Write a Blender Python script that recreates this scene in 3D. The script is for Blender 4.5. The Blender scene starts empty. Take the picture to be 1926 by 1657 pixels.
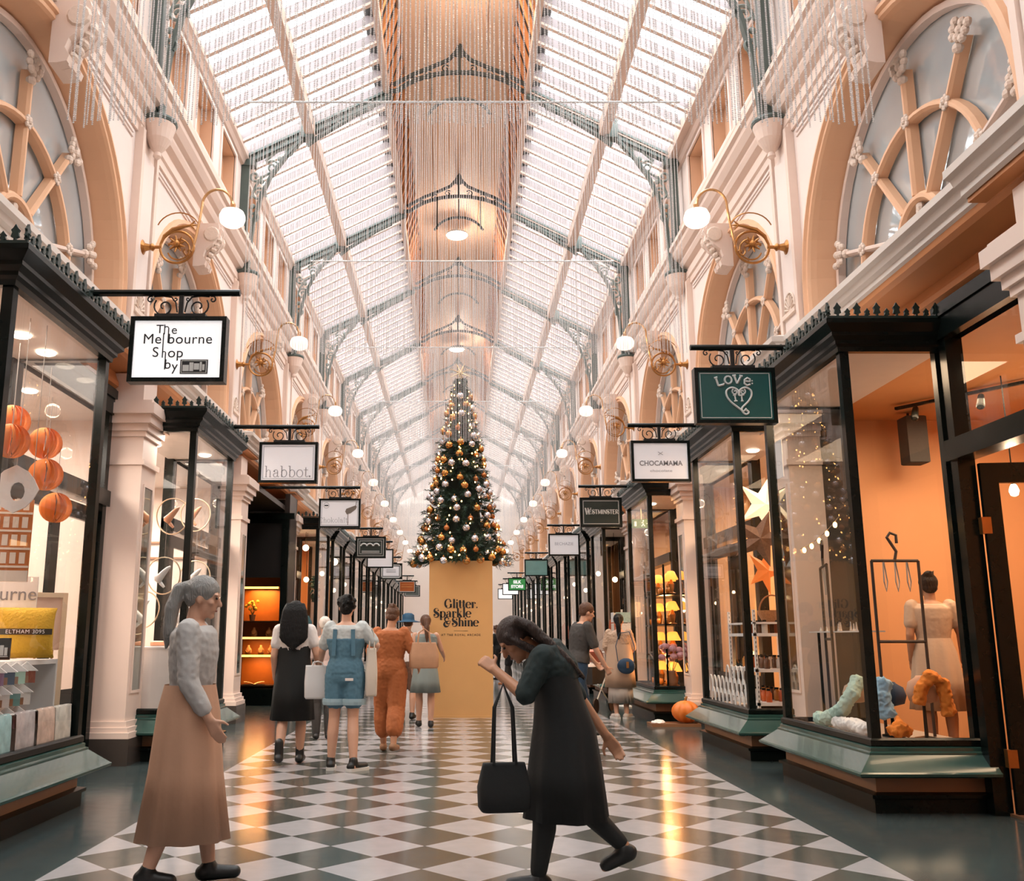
import bpy, bmesh, math, random
from mathutils import Vector, Matrix, Euler, noise
R = math.radians
PI = math.pi
random.seed(7)
SC = bpy.context.scene
COL = SC.collection

# ---------------------------------------------------------------- camera
F_PX, W_PX, H_PX = 1738.0, 1926.0, 1657.0
cam = bpy.data.objects.new('camera', bpy.data.cameras.new('camera'))
COL.objects.link(cam)
cam.location = (-0.1, 0.0, 1.3)
PITCH = math.atan((1200.0 - 855.0) / F_PX)
cam.rotation_euler = (PI / 2 + PITCH, 0, 0)
cam.data.sensor_width = 36.0
cam.data.lens = F_PX / W_PX * 36.0
cam.data.shift_x = (963.0 - 858.0) / W_PX
cam.data.shift_y = (855.0 - 828.5) / W_PX
cam.data.clip_end = 400
SC.camera = cam

# ---------------------------------------------------------------- colour management, sampling
SC.view_settings.view_transform = 'Standard'
SC.view_settings.look = 'None'
SC.view_settings.gamma = 1.0
SC.view_settings.use_curve_mapping = False
SC.view_settings.exposure = 0.38
cy = SC.cycles
cy.max_bounces = 7
cy.diffuse_bounces = 3
cy.glossy_bounces = 3
cy.transmission_bounces = 4
cy.transparent_max_bounces = 24
cy.caustics_reflective = False
cy.caustics_refractive = False
cy.sample_clamp_indirect = 6.0
cy.use_denoising = True

# ---------------------------------------------------------------- daylight: an overcast bright sky over the glass roof
SKY = 7.5
wd = bpy.data.worlds.new('sky'); SC.world = wd; wd.use_nodes = True
bg = wd.node_tree.nodes['Background']
bg.inputs[0].default_value = (0.93, 0.98, 1.0, 1)
bg.inputs[1].default_value = SKY

# main dimensions (metres)
BAY = 4.8                       # bay length along the arcade
P0 = 10.3                       # one pilaster line; the rest lie at P0 + k * BAY
YA, YB = -4.1, 58.3             # ends of the modelled arcade
XW = 3.9                        # upper wall face
XG = 3.1                        # shop window glass line
EAVE_Z, LAN_Z, LAN_X = 9.67, 11.0, 1.33
ROOF_DX = -0.08                 # the roof sits a little off the floor's centre line
ROOF_A = math.atan2(LAN_Z - EAVE_Z, XW - LAN_X)

def lamp(name, kind, loc, power, color, size=0.3, rot=(0, 0, 0), size_y=None, spread=None, spot=None):
    d = bpy.data.lights.new(name, kind)
    d.energy = power; d.color = color
    if kind == 'AREA':
        d.size = size
        if size_y: d.shape = 'RECTANGLE'; d.size_y = size_y
        if spread: d.spread = spread
    elif kind == 'SPOT':
        d.shadow_soft_size = size; d.spot_size = spot or R(70); d.spot_blend = 0.6
    else: d.shadow_soft_size = size
    o = bpy.data.objects.new(name, d); COL.objects.link(o)
    o.location = loc; o.rotation_euler = rot
    return o

# light portals in the two glazed slopes (they only guide the sampling of the sky)
for s in (-1, 1):
    L_ = math.hypot(XW - LAN_X, LAN_Z - EAVE_Z)
    po = lamp('skylight_portal', 'AREA', (s * (XW + LAN_X) / 2, (YA + YB) / 2, (EAVE_Z + LAN_Z) / 2 + 0.12), 1, (1, 1, 1), L_, (0, s * ROOF_A, 0), YB - YA)
    po.data.cycles.is_portal = True; po.location.x += ROOF_DX

# ---------------------------------------------------------------- helpers
def C(h):
    h = h.lstrip('#')
    v = [int(h[i:i + 2], 16) / 255 for i in (0, 2, 4)]
    return tuple((c / 12.92 if c <= 0.04045 else ((c + 0.055) / 1.055) ** 2.4) for c in v) + (1,)

MATS = {}
def mat(name, color, rough=0.5, metal=0.0, var=0.06, scale=6.0, bump=0.0, bscale=60.0, emit=None, estr=0.0, spec=0.5, stretch=None, sub=0.0, trans=0.0, coat=0.0):
    if name in MATS: return MATS[name]
    m = bpy.data.materials.new(name); m.use_nodes = True
    nt = m.node_tree; N = nt.nodes; Lk = nt.links
    b = N['Principled BSDF']
    col = C(color) if isinstance(color, str) else color
    b.inputs['Roughness'].default_value = rough
    b.inputs['Metallic'].default_value = metal
    b.inputs['Specular IOR Level'].default_value = spec
    if coat: b.inputs['Coat Weight'].default_value = coat
    tc = N.new('ShaderNodeTexCoord')
    src = tc.outputs['Object']
    if stretch:
        mp = N.new('ShaderNodeMapping'); mp.inputs['Scale'].default_value = stretch
        Lk.new(src, mp.inputs[0]); src = mp.outputs[0]
    nz = N.new('ShaderNodeTexNoise'); nz.inputs['Scale'].default_value = scale; nz.inputs['Detail'].default_value = 4
    Lk.new(src, nz.inputs['Vector'])
    mx = N.new('ShaderNodeMix'); mx.data_type = 'RGBA'
    mx.inputs[6].default_value = tuple(c * (1 - var) for c in col[:3]) + (1,)
    mx.inputs[7].default_value = tuple(min(1, c * (1 + var)) for c in col[:3]) + (1,)
    Lk.new(nz.outputs[0], mx.inputs[0]); Lk.new(mx.outputs[2], b.inputs['Base Color'])
    if emit:
        b.inputs['Emission Color'].default_value = C(emit) if isinstance(emit, str) else emit
        b.inputs['Emission Strength'].default_value = estr
    if bump:
        n2 = N.new('ShaderNodeTexNoise'); n2.inputs['Scale'].default_value = bscale; n2.inputs['Detail'].default_value = 3
        Lk.new(src, n2.inputs['Vector'])
        bp = N.new('ShaderNodeBump'); bp.inputs['Strength'].default_value = bump; bp.inputs['Distance'].default_value = 0.02
        Lk.new(n2.outputs[0], bp.inputs['Height']); Lk.new(bp.outputs[0], b.inputs['Normal'])
    if sub:
        b.inputs['Subsurface Weight'].default_value = sub; b.inputs['Subsurface Radius'].default_value = (0.02, 0.01, 0.005)
    if trans: b.inputs['Transmission Weight'].default_value = trans
    MATS[name] = m
    return m

def glass_mat(name, tint=(0.97, 0.98, 0.98), refl=1.0, base=0.03):
    """thin clear pane: see-through with a Fresnel mirror reflection"""
    if name in MATS: return MATS[name]
    m = bpy.data.materials.new(name); m.use_nodes = True
    nt = m.node_tree; N = nt.nodes; Lk = nt.links
    N.remove(N['Principled BSDF'])
    tr = N.new('ShaderNodeBsdfTransparent'); tr.inputs[0].default_value = tint + (1,)
    gl = N.new('ShaderNodeBsdfGlossy'); gl.inputs['Roughness'].default_value = 0.01
    ge = N.new('ShaderNodeNewGeometry'); dt = N.new('ShaderNodeVectorMath'); dt.operation = 'DOT_PRODUCT'
    Lk.new(ge.outputs['Normal'], dt.inputs[0]); Lk.new(ge.outputs['Incoming'], dt.inputs[1])
    def m_(op, x, y=None):
        n = N.new('ShaderNodeMath'); n.operation = op
        for i, v in enumerate((x, y)):
            if v is None: continue
            if isinstance(v, (int, float)): n.inputs[i].default_value = v
            else: Lk.new(v, n.inputs[i])
        return n.outputs[0]
    fr = m_('POWER', m_('SUBTRACT', 1.0, m_('ABSOLUTE', dt.outputs['Value'])), 5.0)      # Schlick, same from both sides
    fac = m_('MINIMUM', m_('ADD', m_('MULTIPLY', fr, refl), base), 1.0)
    mx = N.new('ShaderNodeMixShader')
    Lk.new(fac, mx.inputs[0])
    Lk.new(tr.outputs[0], mx.inputs[1]); Lk.new(gl.outputs[0], mx.inputs[2])
    Lk.new(mx.outputs[0], N['Material Output'].inputs[0])
    MATS[name] = m
    return m

class MB:
    """collects shapes and links them as one mesh object"""
    def __init__(self): self.v = []; self.f = []; self.mi = []; self.m = 0; self.sm = []; self.smooth = False; self.T = None
    def add(self, vs, fs):
        n = len(self.v)
        if self.T is not None: vs = [tuple(self.T @ Vector(p)) for p in vs]
        self.v += [tuple(p) for p in vs]
        for f in fs: self.f.append([i + n for i in f]); self.mi.append(self.m); self.sm.append(self.smooth)
    def box(self, x0, x1, y0, y1, z0, z1):
        x0, x1 = min(x0, x1), max(x0, x1); y0, y1 = min(y0, y1), max(y0, y1); z0, z1 = min(z0, z1), max(z0, z1)
        self.add([(x0, y0, z0), (x1, y0, z0), (x1, y1, z0), (x0, y1, z0), (x0, y0, z1), (x1, y0, z1), (x1, y1, z1), (x0, y1, z1)],
                 [(0, 3, 2, 1), (4, 5, 6, 7), (0, 1, 5, 4), (1, 2, 6, 5), (2, 3, 7, 6), (3, 0, 4, 7)])
    def beam(self, a, b, w, h, up=(0, 0, 1)):
        a, b = Vector(a), Vector(b); d = (b - a).normalized(); u = Vector(up)
        x = d.cross(u)
        if x.length < 1e-4: x = d.cross(Vector((0, 1, 0)))
        x.normalize(); u = x.cross(d).normalized(); x *= w / 2; u *= h / 2
        vs = [p + i * x + j * u for p in (a, b) for i, j in ((-1, -1), (1, -1), (1, 1), (-1, 1))]
        self.add(vs, [(0, 1, 2, 3), (7, 6, 5, 4), (0, 4, 5, 1), (1, 5, 6, 2), (2, 6, 7, 3), (3, 7, 4, 0)])
    def prism(self, poly, fn, a, b):
        """poly: 2D outline; fn(u, v, w) -> 3D point; extruded from w=a to w=b"""
        n = len(poly)
        self.add([fn(u, v, a) for u, v in poly] + [fn(u, v, b) for u, v in poly],
                 [list(range(n))[::-1], list(range(n, 2 * n))] + [(i, (i + 1) % n, (i + 1) % n + n, i + n) for i in range(n)])
    def loft(self, rings, caps=True, closed=True):
        n = len(rings[0]); vs = [p for r in rings for p in r]; fs = []
        for k in range(len(rings) - 1):
            for i in range(n if closed else n - 1):
                j = (i + 1) % n
                fs.append((k * n + i, k * n + j, (k + 1) * n + j, (k + 1) * n + i))
        if caps and closed: fs.append(list(range(n))[::-1]); fs.append([(len(rings) - 1) * n + i for i in range(n)])
        self.add(vs, fs)
    def tube(self, pts, r, n=6, caps=True):
        pts = [Vector(p) for p in pts]; k = len(pts)
        rr = r if isinstance(r, (list, tuple)) else [r] * k
        rings = []; prev = None
        for i, p in enumerate(pts):
            d = (pts[min(i + 1, k - 1)] - pts[max(i - 1, 0)])
            if d.length < 1e-9: d = Vector((0, 0, 1))
            d.normalize()
            if prev is None:
                a = d.cross(Vector((0, 0, 1)))
                if a.length < 0.05: a = d.cross(Vector((0, 1, 0)))
            else:
                a = prev - d * prev.dot(d)
                if a.length < 1e-6: a = d.cross(Vector((0.3, 1, 0.2)))
            a.normalize(); prev = a; b = d.cross(a)
            rings.append([p + (a * math.cos(t) + b * math.sin(t)) * rr[i] for t in [2 * PI * q / n for q in range(n)]])
        self.loft(rings, caps)
    def lathe(self, prof, c=(0, 0, 0), n=16, axis='z', sx=1.0, sy=1.0):
        rings = []
        for r, h in prof:
            ring = []
            for q in range(n):
                t = 2 * PI * q / n; u, w = r * math.cos(t) * sx, r * math.sin(t) * sy
                p = (u, w, h) if axis == 'z' else ((h, u, w) if axis == 'x' else (w, h, u))
                ring.append((c[0] + p[0], c[1] + p[1], c[2] + p[2]))
            rings.append(ring)
        self.loft(rings)
    def ell(self, c, r, n=12, k=8, M=None):
        if isinstance(r, (int, float)): r = (r, r, r)
        rings = []
        c = Vector(c)
        for i in range(k + 1):
            ph = PI * i / k; ph = min(max(ph, 0.02), PI - 0.02)
            ring = []
            for q in range(n):
                t = 2 * PI * q / n
                p = Vector((r[0] * math.sin(ph) * math.cos(t), r[1] * math.sin(ph) * math.sin(t), -r[2] * math.cos(ph)))
                ring.append(c + (M @ p if M is not None else p))
            rings.append(ring)
        self.loft(rings)
    def cap(self, a, b, ra, rb, n=10):
        a, b = Vector(a), Vector(b); d = b - a; L = d.length; d = d / L if L > 1e-6 else Vector((0, 0, 1))
        pts = []; rr = []
        for q in (-1.0, -0.85, -0.5): pts.append(a + d * ra * q); rr.append(ra * math.sqrt(max(0.02, 1 - q * q)))
        for q in (0, 0.25, 0.5, 0.75, 1.0): pts.append(a + d * L * q); rr.append(ra + (rb - ra) * q)
        for q in (0.5, 0.85, 1.0): pts.append(b + d * rb * q); rr.append(rb * math.sqrt(max(0.02, 1 - q * q)))
        self.tube(pts, rr, n)
    def sweep(self, path, prof, closed_prof=False, closed_path=False):
        """path: 2D points (x, y); prof: (outward offset, z); outward = left of travel; mitred corners"""
        k = len(path); rings = []
        nrm = []
        for i in range(k - 1 + (1 if closed_path else 0)):
            a, b = Vector(path[i]), Vector(path[(i + 1) % k]); d = (b - a).normalized(); nrm.append(Vector((-d.y, d.x)))
        for i in range(k):
            if closed_path: n1, n2 = nrm[i - 1], nrm[i]
            else: n1, n2 = nrm[max(i - 1, 0)], nrm[min(i, k - 2)]
            m = (n1 + n2).normalized(); m = m / max(0.2, m.dot(n1))
            rings.append([(path[i][0] + m.x * o, path[i][1] + m.y * o, z) for o, z in prof])
        if closed_path: rings.append(rings[0])
        self.loft(rings, caps=closed_prof, closed=closed_prof)
    def build(self, name, mats, parent=None, loc=None, recalc=True, rot=None):
        me = bpy.data.meshes.new(name)
        me.from_pydata(self.v, [], self.f)
        if not isinstance(mats, (list, tuple)): mats = [mats]
        for m in mats: me.materials.append(m)
        if len(mats) > 1: me.polygons.foreach_set('material_index', self.mi)
        if any(self.sm): me.polygons.foreach_set('use_smooth', self.sm)
        if recalc:
            bm = bmesh.new(); bm.from_mesh(me); bmesh.ops.recalc_face_normals(bm, faces=bm.faces[:]); bm.to_mesh(me); bm.free()
        me.update()
        o = bpy.data.objects.new(name, me); COL.objects.link(o)
        if parent: o.parent = parent
        if loc: o.location = loc
        if rot: o.rotation_euler = rot
        return o

def tag(o, label=None, cat=None, group=None, kind=None):
    if label: o['label'] = label
    if cat: o['category'] = cat
    if group: o['group'] = group
    if kind: o['kind'] = kind
    return o
def struct(o): o['kind'] = 'structure'; return o
def thing(name, label, cat, loc=(0, 0, 0), rz=0.0, group=None):
    o = bpy.data.objects.new(name, None); COL.objects.link(o); o.empty_display_size = 0.1
    o.location = loc; o.rotation_euler = (0, 0, rz)
    return tag(o, label, cat, group)
def copy_tree(o, parent=None):
    c = o.copy(); COL.objects.link(c)
    if parent is not None: c.parent = parent
    for ch in CH.get(o.name, []): copy_tree(ch, c)
    return c
CH = {}
def remember(o):
    """children lists are taken once per prototype (o.children walks the whole file)"""
    def rec(p):
        CH[p.name] = list(p.children)
        for q in CH[p.name]: rec(q)
    rec(o); return o
def dup(o, loc=None, label=None, rz=None, group=None):
    if o.name not in CH: remember(o)
    c = copy_tree(o)
    if loc is not None: c.location = loc
    if rz is not None: c.rotation_euler = (0, 0, rz)
    if label: c['label'] = label
    if group: c['group'] = group
    return c
ORD = ['first', 'second', 'third', 'fourth', 'fifth', 'sixth', 'seventh', 'eighth', 'ninth', 'tenth', 'eleventh', 'twelfth', 'thirteenth']
def arc(cx, cz, r, a0, a1, n=12, rz=None):
    rz = r if rz is None else rz
    return [(cx + r * math.cos(R(a0 + (a1 - a0) * i / n)), cz + rz * math.sin(R(a0 + (a1 - a0) * i / n))) for i in range(n + 1)]
def spiral(cx, cz, r0, r1, a0, a1, n=18):
    out = []
    for i in range(n + 1):
        t = i / n; r = r0 + (r1 - r0) * t; a = R(a0 + (a1 - a0) * t)
        out.append((cx + r * math.cos(a), cz + r * math.sin(a)))
    return out
def xz(pts, y=0.0, s=1): return [(s * p[0], y, p[1]) for p in pts]

# ---------------------------------------------------------------- materials
M_WALL = mat('wall_paint_pale', '#eddcd4', 0.65, var=0.04, scale=3)
M_BUFF = mat('buff_paint', '#e8b690', 0.55, var=0.05, scale=3)
M_CREAM = mat('cream_paint', '#ead2c4', 0.55, var=0.05, scale=3)
M_MOLD = mat('cornice_paint', '#ddd0c6', 0.5, var=0.05, scale=3)
M_SOFF = mat('soffit_lit_paint', '#cf8a58', 0.55, var=0.06, scale=2)  # orange accent paint, its colour deepened to carry the warm shop light
M_PANEL = mat('attic_panel_paint', '#ddb698', 0.6, var=0.08, scale=3)
M_BLACK = mat('black_gloss_paint', '#0f1513', 0.24, var=0.15, scale=8, spec=0.22)
M_GREEN = mat('green_gloss_sill', '#2f4d46', 0.14, var=0.2, scale=4, coat=0.3)
M_KICK = mat('brown_kick_board', '#8f6547', 0.4, var=0.15, scale=5)
M_IRON = mat('roof_iron', '#4a5652', 0.45, var=0.15, scale=10)
M_BRASS = mat('aged_brass', '#a9743f', 0.35, 0.8, var=0.15, scale=20)
M_RAFT = mat('roof_timber', '#d7bfae', 0.6, var=0.08, scale=4)
M_PURL = mat('purlin_timber', '#d6bdaf', 0.6, var=0.1, scale=4)
M_BAR = mat('glazing_bar_paint', '#85797a', 0.6, var=0.05, scale=4)
M_LANT = mat('lantern_boards', '#f0c8a8', 0.55, var=0.12, scale=2, stretch=(6, 0.4, 6))
M_SLAT = mat('lantern_slats', '#dd945f', 0.5, var=0.1, scale=5)
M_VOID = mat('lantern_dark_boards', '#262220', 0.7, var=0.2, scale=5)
M_GLASS = glass_mat('shop_glass', refl=1.0, base=0.035)
M_SKYG = glass_mat('roof_glass', (0.96, 0.97, 0.97), 0.4, 0.0)
M_GLOBE = mat('lit_opal_globe', '#fff1e2', 0.3, emit='#ffe4d0', estr=1.3)
M_DISC = mat('lit_lamp_disc', '#fff6ee', 0.3, emit='#fff4ea', estr=6.0)
M_DOWN = mat('lit_downlight', '#fff4e6', 0.3, emit='#ffe9cf', estr=9.0)
M_MIRR = mat('bevelled_mirror', '#b9bdb6', 0.05, 1.0, var=0.04)
# ================================================================ the setting
KS = range(-3, 10)
PIL = [P0 + k * BAY for k in KS]           # pilaster lines
TRIM = [0]
def trim_name(): TRIM[0] += 1; return 'trim_%d' % TRIM[0]

# ---- floor: white and slate diamonds, dark slate borders
def floor_mat():
    m = bpy.data.materials.new('diamond_marble_floor'); m.use_nodes = True
    nt = m.node_tree; N = nt.nodes; Lk = nt.links; b = N['Principled BSDF']
    def math_(op, a, bb=None):
        n = N.new('ShaderNodeMath'); n.operation = op
        for i, v in enumerate((a, bb)):
            if v is None: continue
            if isinstance(v, (int, float)): n.inputs[i].default_value = v
            else: Lk.new(v, n.inputs[i])
        return n.outputs[0]
    D = 0.6
    g = N.new('ShaderNodeNewGeometry'); sp = N.new('ShaderNodeSeparateXYZ'); Lk.new(g.outputs['Position'], sp.inputs[0])
    x, y = sp.outputs[0], math_('SUBTRACT', sp.outputs[1], 5.96 - 60 * D)
    p = math_('DIVIDE', math_('ADD', x, y), D); q = math_('DIVIDE', math_('SUBTRACT', x, y), D)
    par = math_('FLOORED_MODULO', math_('ADD', math_('FLOOR', p), math_('FLOOR', q)), 2.0)
    inside = math_('LESS_THAN', math_('ABSOLUTE', x), 2.4)
    # hairline joints between the tiles
    def edge(v): 
        f = math_('FRACT', v); return math_('MINIMUM', f, math_('SUBTRACT', 1.0, f))
    joint = math_('LESS_THAN', math_('MINIMUM', edge(p), edge(q)), 0.004)
    nz = N.new('ShaderNodeTexNoise'); nz.inputs['Scale'].default_value = 9; nz.inputs['Detail'].default_value = 6
    Lk.new(g.outputs['Position'], nz.inputs['Vector'])
    nz2 = N.new('ShaderNodeTexNoise'); nz2.inputs['Scale'].default_value = 60; nz2.inputs['Detail'].default_value = 3
    Lk.new(g.outputs['Position'], nz2.inputs['Vector'])
    def mixc(f, c1, c2):
        n = N.new('ShaderNodeMix'); n.data_type = 'RGBA'
        for i, v in ((0, f), (6, c1), (7, c2)):
            if isinstance(v, tuple): n.inputs[i].default_value = v
            else: Lk.new(v, n.inputs[i])
        return n.outputs[2]
    white = mixc(nz.outputs[0], C('#9f9b9c'), C('#aca8a9'))
    slate = mixc(nz.outputs[0], C('#3c423e'), C('#545650'))
    border = mixc(nz2.outputs[0], C('#2e3a3b'), C('#47504f'))
    chk = mixc(par, slate, white)
    chk = mixc(joint, chk, C('#5c5650'))
    Lk.new(mixc(inside, border, chk), b.inputs['Base Color'])
    rg = N.new('ShaderNodeMapRange'); rg.inputs[3].default_value = 0.10; rg.inputs[4].default_value = 0.2
    Lk.new(nz.outputs[0], rg.inputs[0]); Lk.new(rg.outputs[0], b.inputs['Roughness'])
    b.inputs['Specular IOR Level'].default_value = 0.55
    bp = N.new('ShaderNodeBump'); bp.inputs['Strength'].default_value = 0.03; bp.inputs['Distance'].default_value = 0.01
    Lk.new(nz.outputs[0], bp.inputs['Height']); Lk.new(bp.outputs[0], b.inputs['Normal'])
    return m
mb = MB(); mb.box(-9, 9, YA - 1, YB + 12, -0.2, 0); struct(mb.build('floor', floor_mat()))

# ---- upper walls with arched openings and a panelled attic
ARC_A, ARC_Z = 1.95, 5.05
def arch_path(r, z0=4.42, n=28):
    """(y, z, ny, nz) about the bay centre: stilted semicircle of radius r"""
    out = [(-r, z0, -1, 0), (-r, ARC_Z - 0.01, -1, 0)]
    for i in range(n + 1):
        a = PI - PI * i / n
        out.append((r * math.cos(a), ARC_Z + r * math.sin(a), math.cos(a), math.sin(a)))
    return out + [(r, ARC_Z - 0.01, 1, 0), (r, z0, 1, 0)]
def upper_wall(s):
    mb = MB()
    X = s * XW
    for P in PIL:
        c = P + BAY / 2
        pts = [(c + q[0], q[1]) for q in arch_path(ARC_A)]
        y0, y1 = P, P + BAY
        mb.m = 0
        for (a, b) in ((y0, c - ARC_A), (c + ARC_A, y1)):
            mb.add([(X, a, 4.3), (X, b, 4.3), (X, b, 7.3), (X, a, 7.3)], [(0, 1, 2, 3)])
        for i in range(1, len(pts) - 2):
            (ya, za), (yb, zb) = pts[i], pts[i + 1]
            mb.add([(X, ya, za), (X, yb, zb), (X, yb, 7.3), (X, ya, 7.3)], [(0, 1, 2, 3)])
        mb.add([(X, y0, 7.3), (X, y1, 7.3), (X, y1, 8.42), (X, y0, 8.42)], [(0, 1, 2, 3)])
        # attic with three recessed panels a bay
        ys = [y0]; half = 0.46
        for d in (-1.42, 0, 1.42): ys += [c + d - half, c + d + half]
        ys.append(y1)
        za, zb = 8.52, 9.42
        mb.add([(X, y0, 8.42), (X, y1, 8.42), (X, y1, za), (X, y0, za)], [(0, 1, 2, 3)])
        mb.add([(X, y0, zb), (X, y1, zb), (X, y1, EAVE_Z + 0.1), (X, y0, EAVE_Z + 0.1)], [(0, 1, 2, 3)])
        for i in range(0, 8, 2): mb.add([(X, ys[i], za), (X, ys[i + 1], za), (X, ys[i + 1], zb), (X, ys[i], zb)], [(0, 1, 2, 3)])
        mb.m = 1
        for i in (1, 3, 5):
            a, b = ys[i], ys[i + 1]; e = s * 0.2
            q = [(X, a, za), (X, b, za), (X, b, zb), (X, a, zb)]; w = [(p[0] + e, p[1], p[2]) for p in q]
            mb.add(q + w, [(0, 1, 5, 4), (1, 2, 6, 5), (2, 3, 7, 6), (3, 0, 4, 7), (4, 5, 6, 7)])
        mb.m = 0
        for i in (1, 3, 5):                                  # raised frames round the panels
            a, b = ys[i], ys[i + 1]
            for (u0, u1, w0, w1) in ((a - .06, a, za - .06, zb + .06), (b, b + .06, za - .06, zb + .06), (a, b, za - .06, za), (a, b, zb, zb + .06)):
                mb.box(X - s * 0.03, X + s * 0.01, u0, u1, w0, w1)
        # picture moulding round the spandrel
        for z in (7.06, 7.12): mb.box(X - s * 0.02, X, y0 + 0.4, y1 - 0.4, z, z + 0.02)
    # back skin behind the wall keeps daylight out of the shops
    mb.box(s * 8.8, s * 8.9, YA, YB, 0, 9.9)
    mb.box(s * 4.5, s * 8.9, YA, YB, 9.8, 9.9)
    mb.box(s * 4.45, s * 4.55, YA, YB, 4.3, 9.85)
    return struct(mb.build('wall_right' if s > 0 else 'wall_left', [M_WALL, M_PANEL], recalc=False))
for s in (-1, 1): upper_wall(s)

# entablature below the attic, cornice above the shops, eaves: long mouldings on both walls
def moulding(s, prof, m, y0=YA, y1=YB):
    mb = MB(); pr = [(s * (XW - o), z) for o, z in prof]
    mb.loft([[(x, y0, z) for x, z in pr], [(x, y1, z) for x, z in pr]], caps=False, closed=False)
    return struct(mb.build(trim_name(), m))
ENT = [(0, 7.2), (.03, 7.2), (.03, 7.3), (.06, 7.32), (.06, 7.44), (.02, 7.46), (.02, 7.52), (.10, 7.56), (.13, 7.62), (.13, 7.66), (.19, 7.69), (.25, 7.77), (.25, 7.84), (.30, 7.86), (.30, 7.93), (.04, 7.98), (.04, 8.2), (.09, 8.24), (.11, 8.3), (.11, 8.34), (0, 8.4)]
COR = [(0, 4.62), (.05, 4.6), (.30, 4.58), (.40, 4.56), (.40, 4.50), (.36, 4.48), (.34, 4.43), (.30, 4.41), (.30, 4.36), (.27, 4.34)]
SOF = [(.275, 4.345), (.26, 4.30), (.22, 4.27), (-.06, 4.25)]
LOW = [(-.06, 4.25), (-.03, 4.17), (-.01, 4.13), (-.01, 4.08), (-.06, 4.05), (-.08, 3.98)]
for s in (-1, 1):
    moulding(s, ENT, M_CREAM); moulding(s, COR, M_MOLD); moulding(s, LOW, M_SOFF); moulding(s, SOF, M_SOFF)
    moulding(s, [(.0, 9.5), (.05, 9.52), (.08, 9.6), (.12, 9.64), (.12, 9.74), (0, 9.76)], M_PURL)

def cornice_break(s):
    mb = MB(); pr = COR[1:]; g = .13
    def ring(y, k):
        return [(s * (XW - (o + g if k else 0)), y + (-1 if y < 0 else 1) * o * .25, z) for o, z in pr]
    mb.loft([ring(-.48, 0), ring(-.48, 1), ring(.48, 1), ring(.48, 0)], caps=False, closed=False)
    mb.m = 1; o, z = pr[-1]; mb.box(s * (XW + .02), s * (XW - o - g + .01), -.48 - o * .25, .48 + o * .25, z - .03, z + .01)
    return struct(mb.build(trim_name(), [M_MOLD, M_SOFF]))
for s in (-1, 1):
    o0 = cornice_break(s)
    for i, P in enumerate(PIL[2:]):
        o = o0 if i == 0 else dup(o0)
        if i: o.name = trim_name()
        o.location = (0, P, 0)

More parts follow.
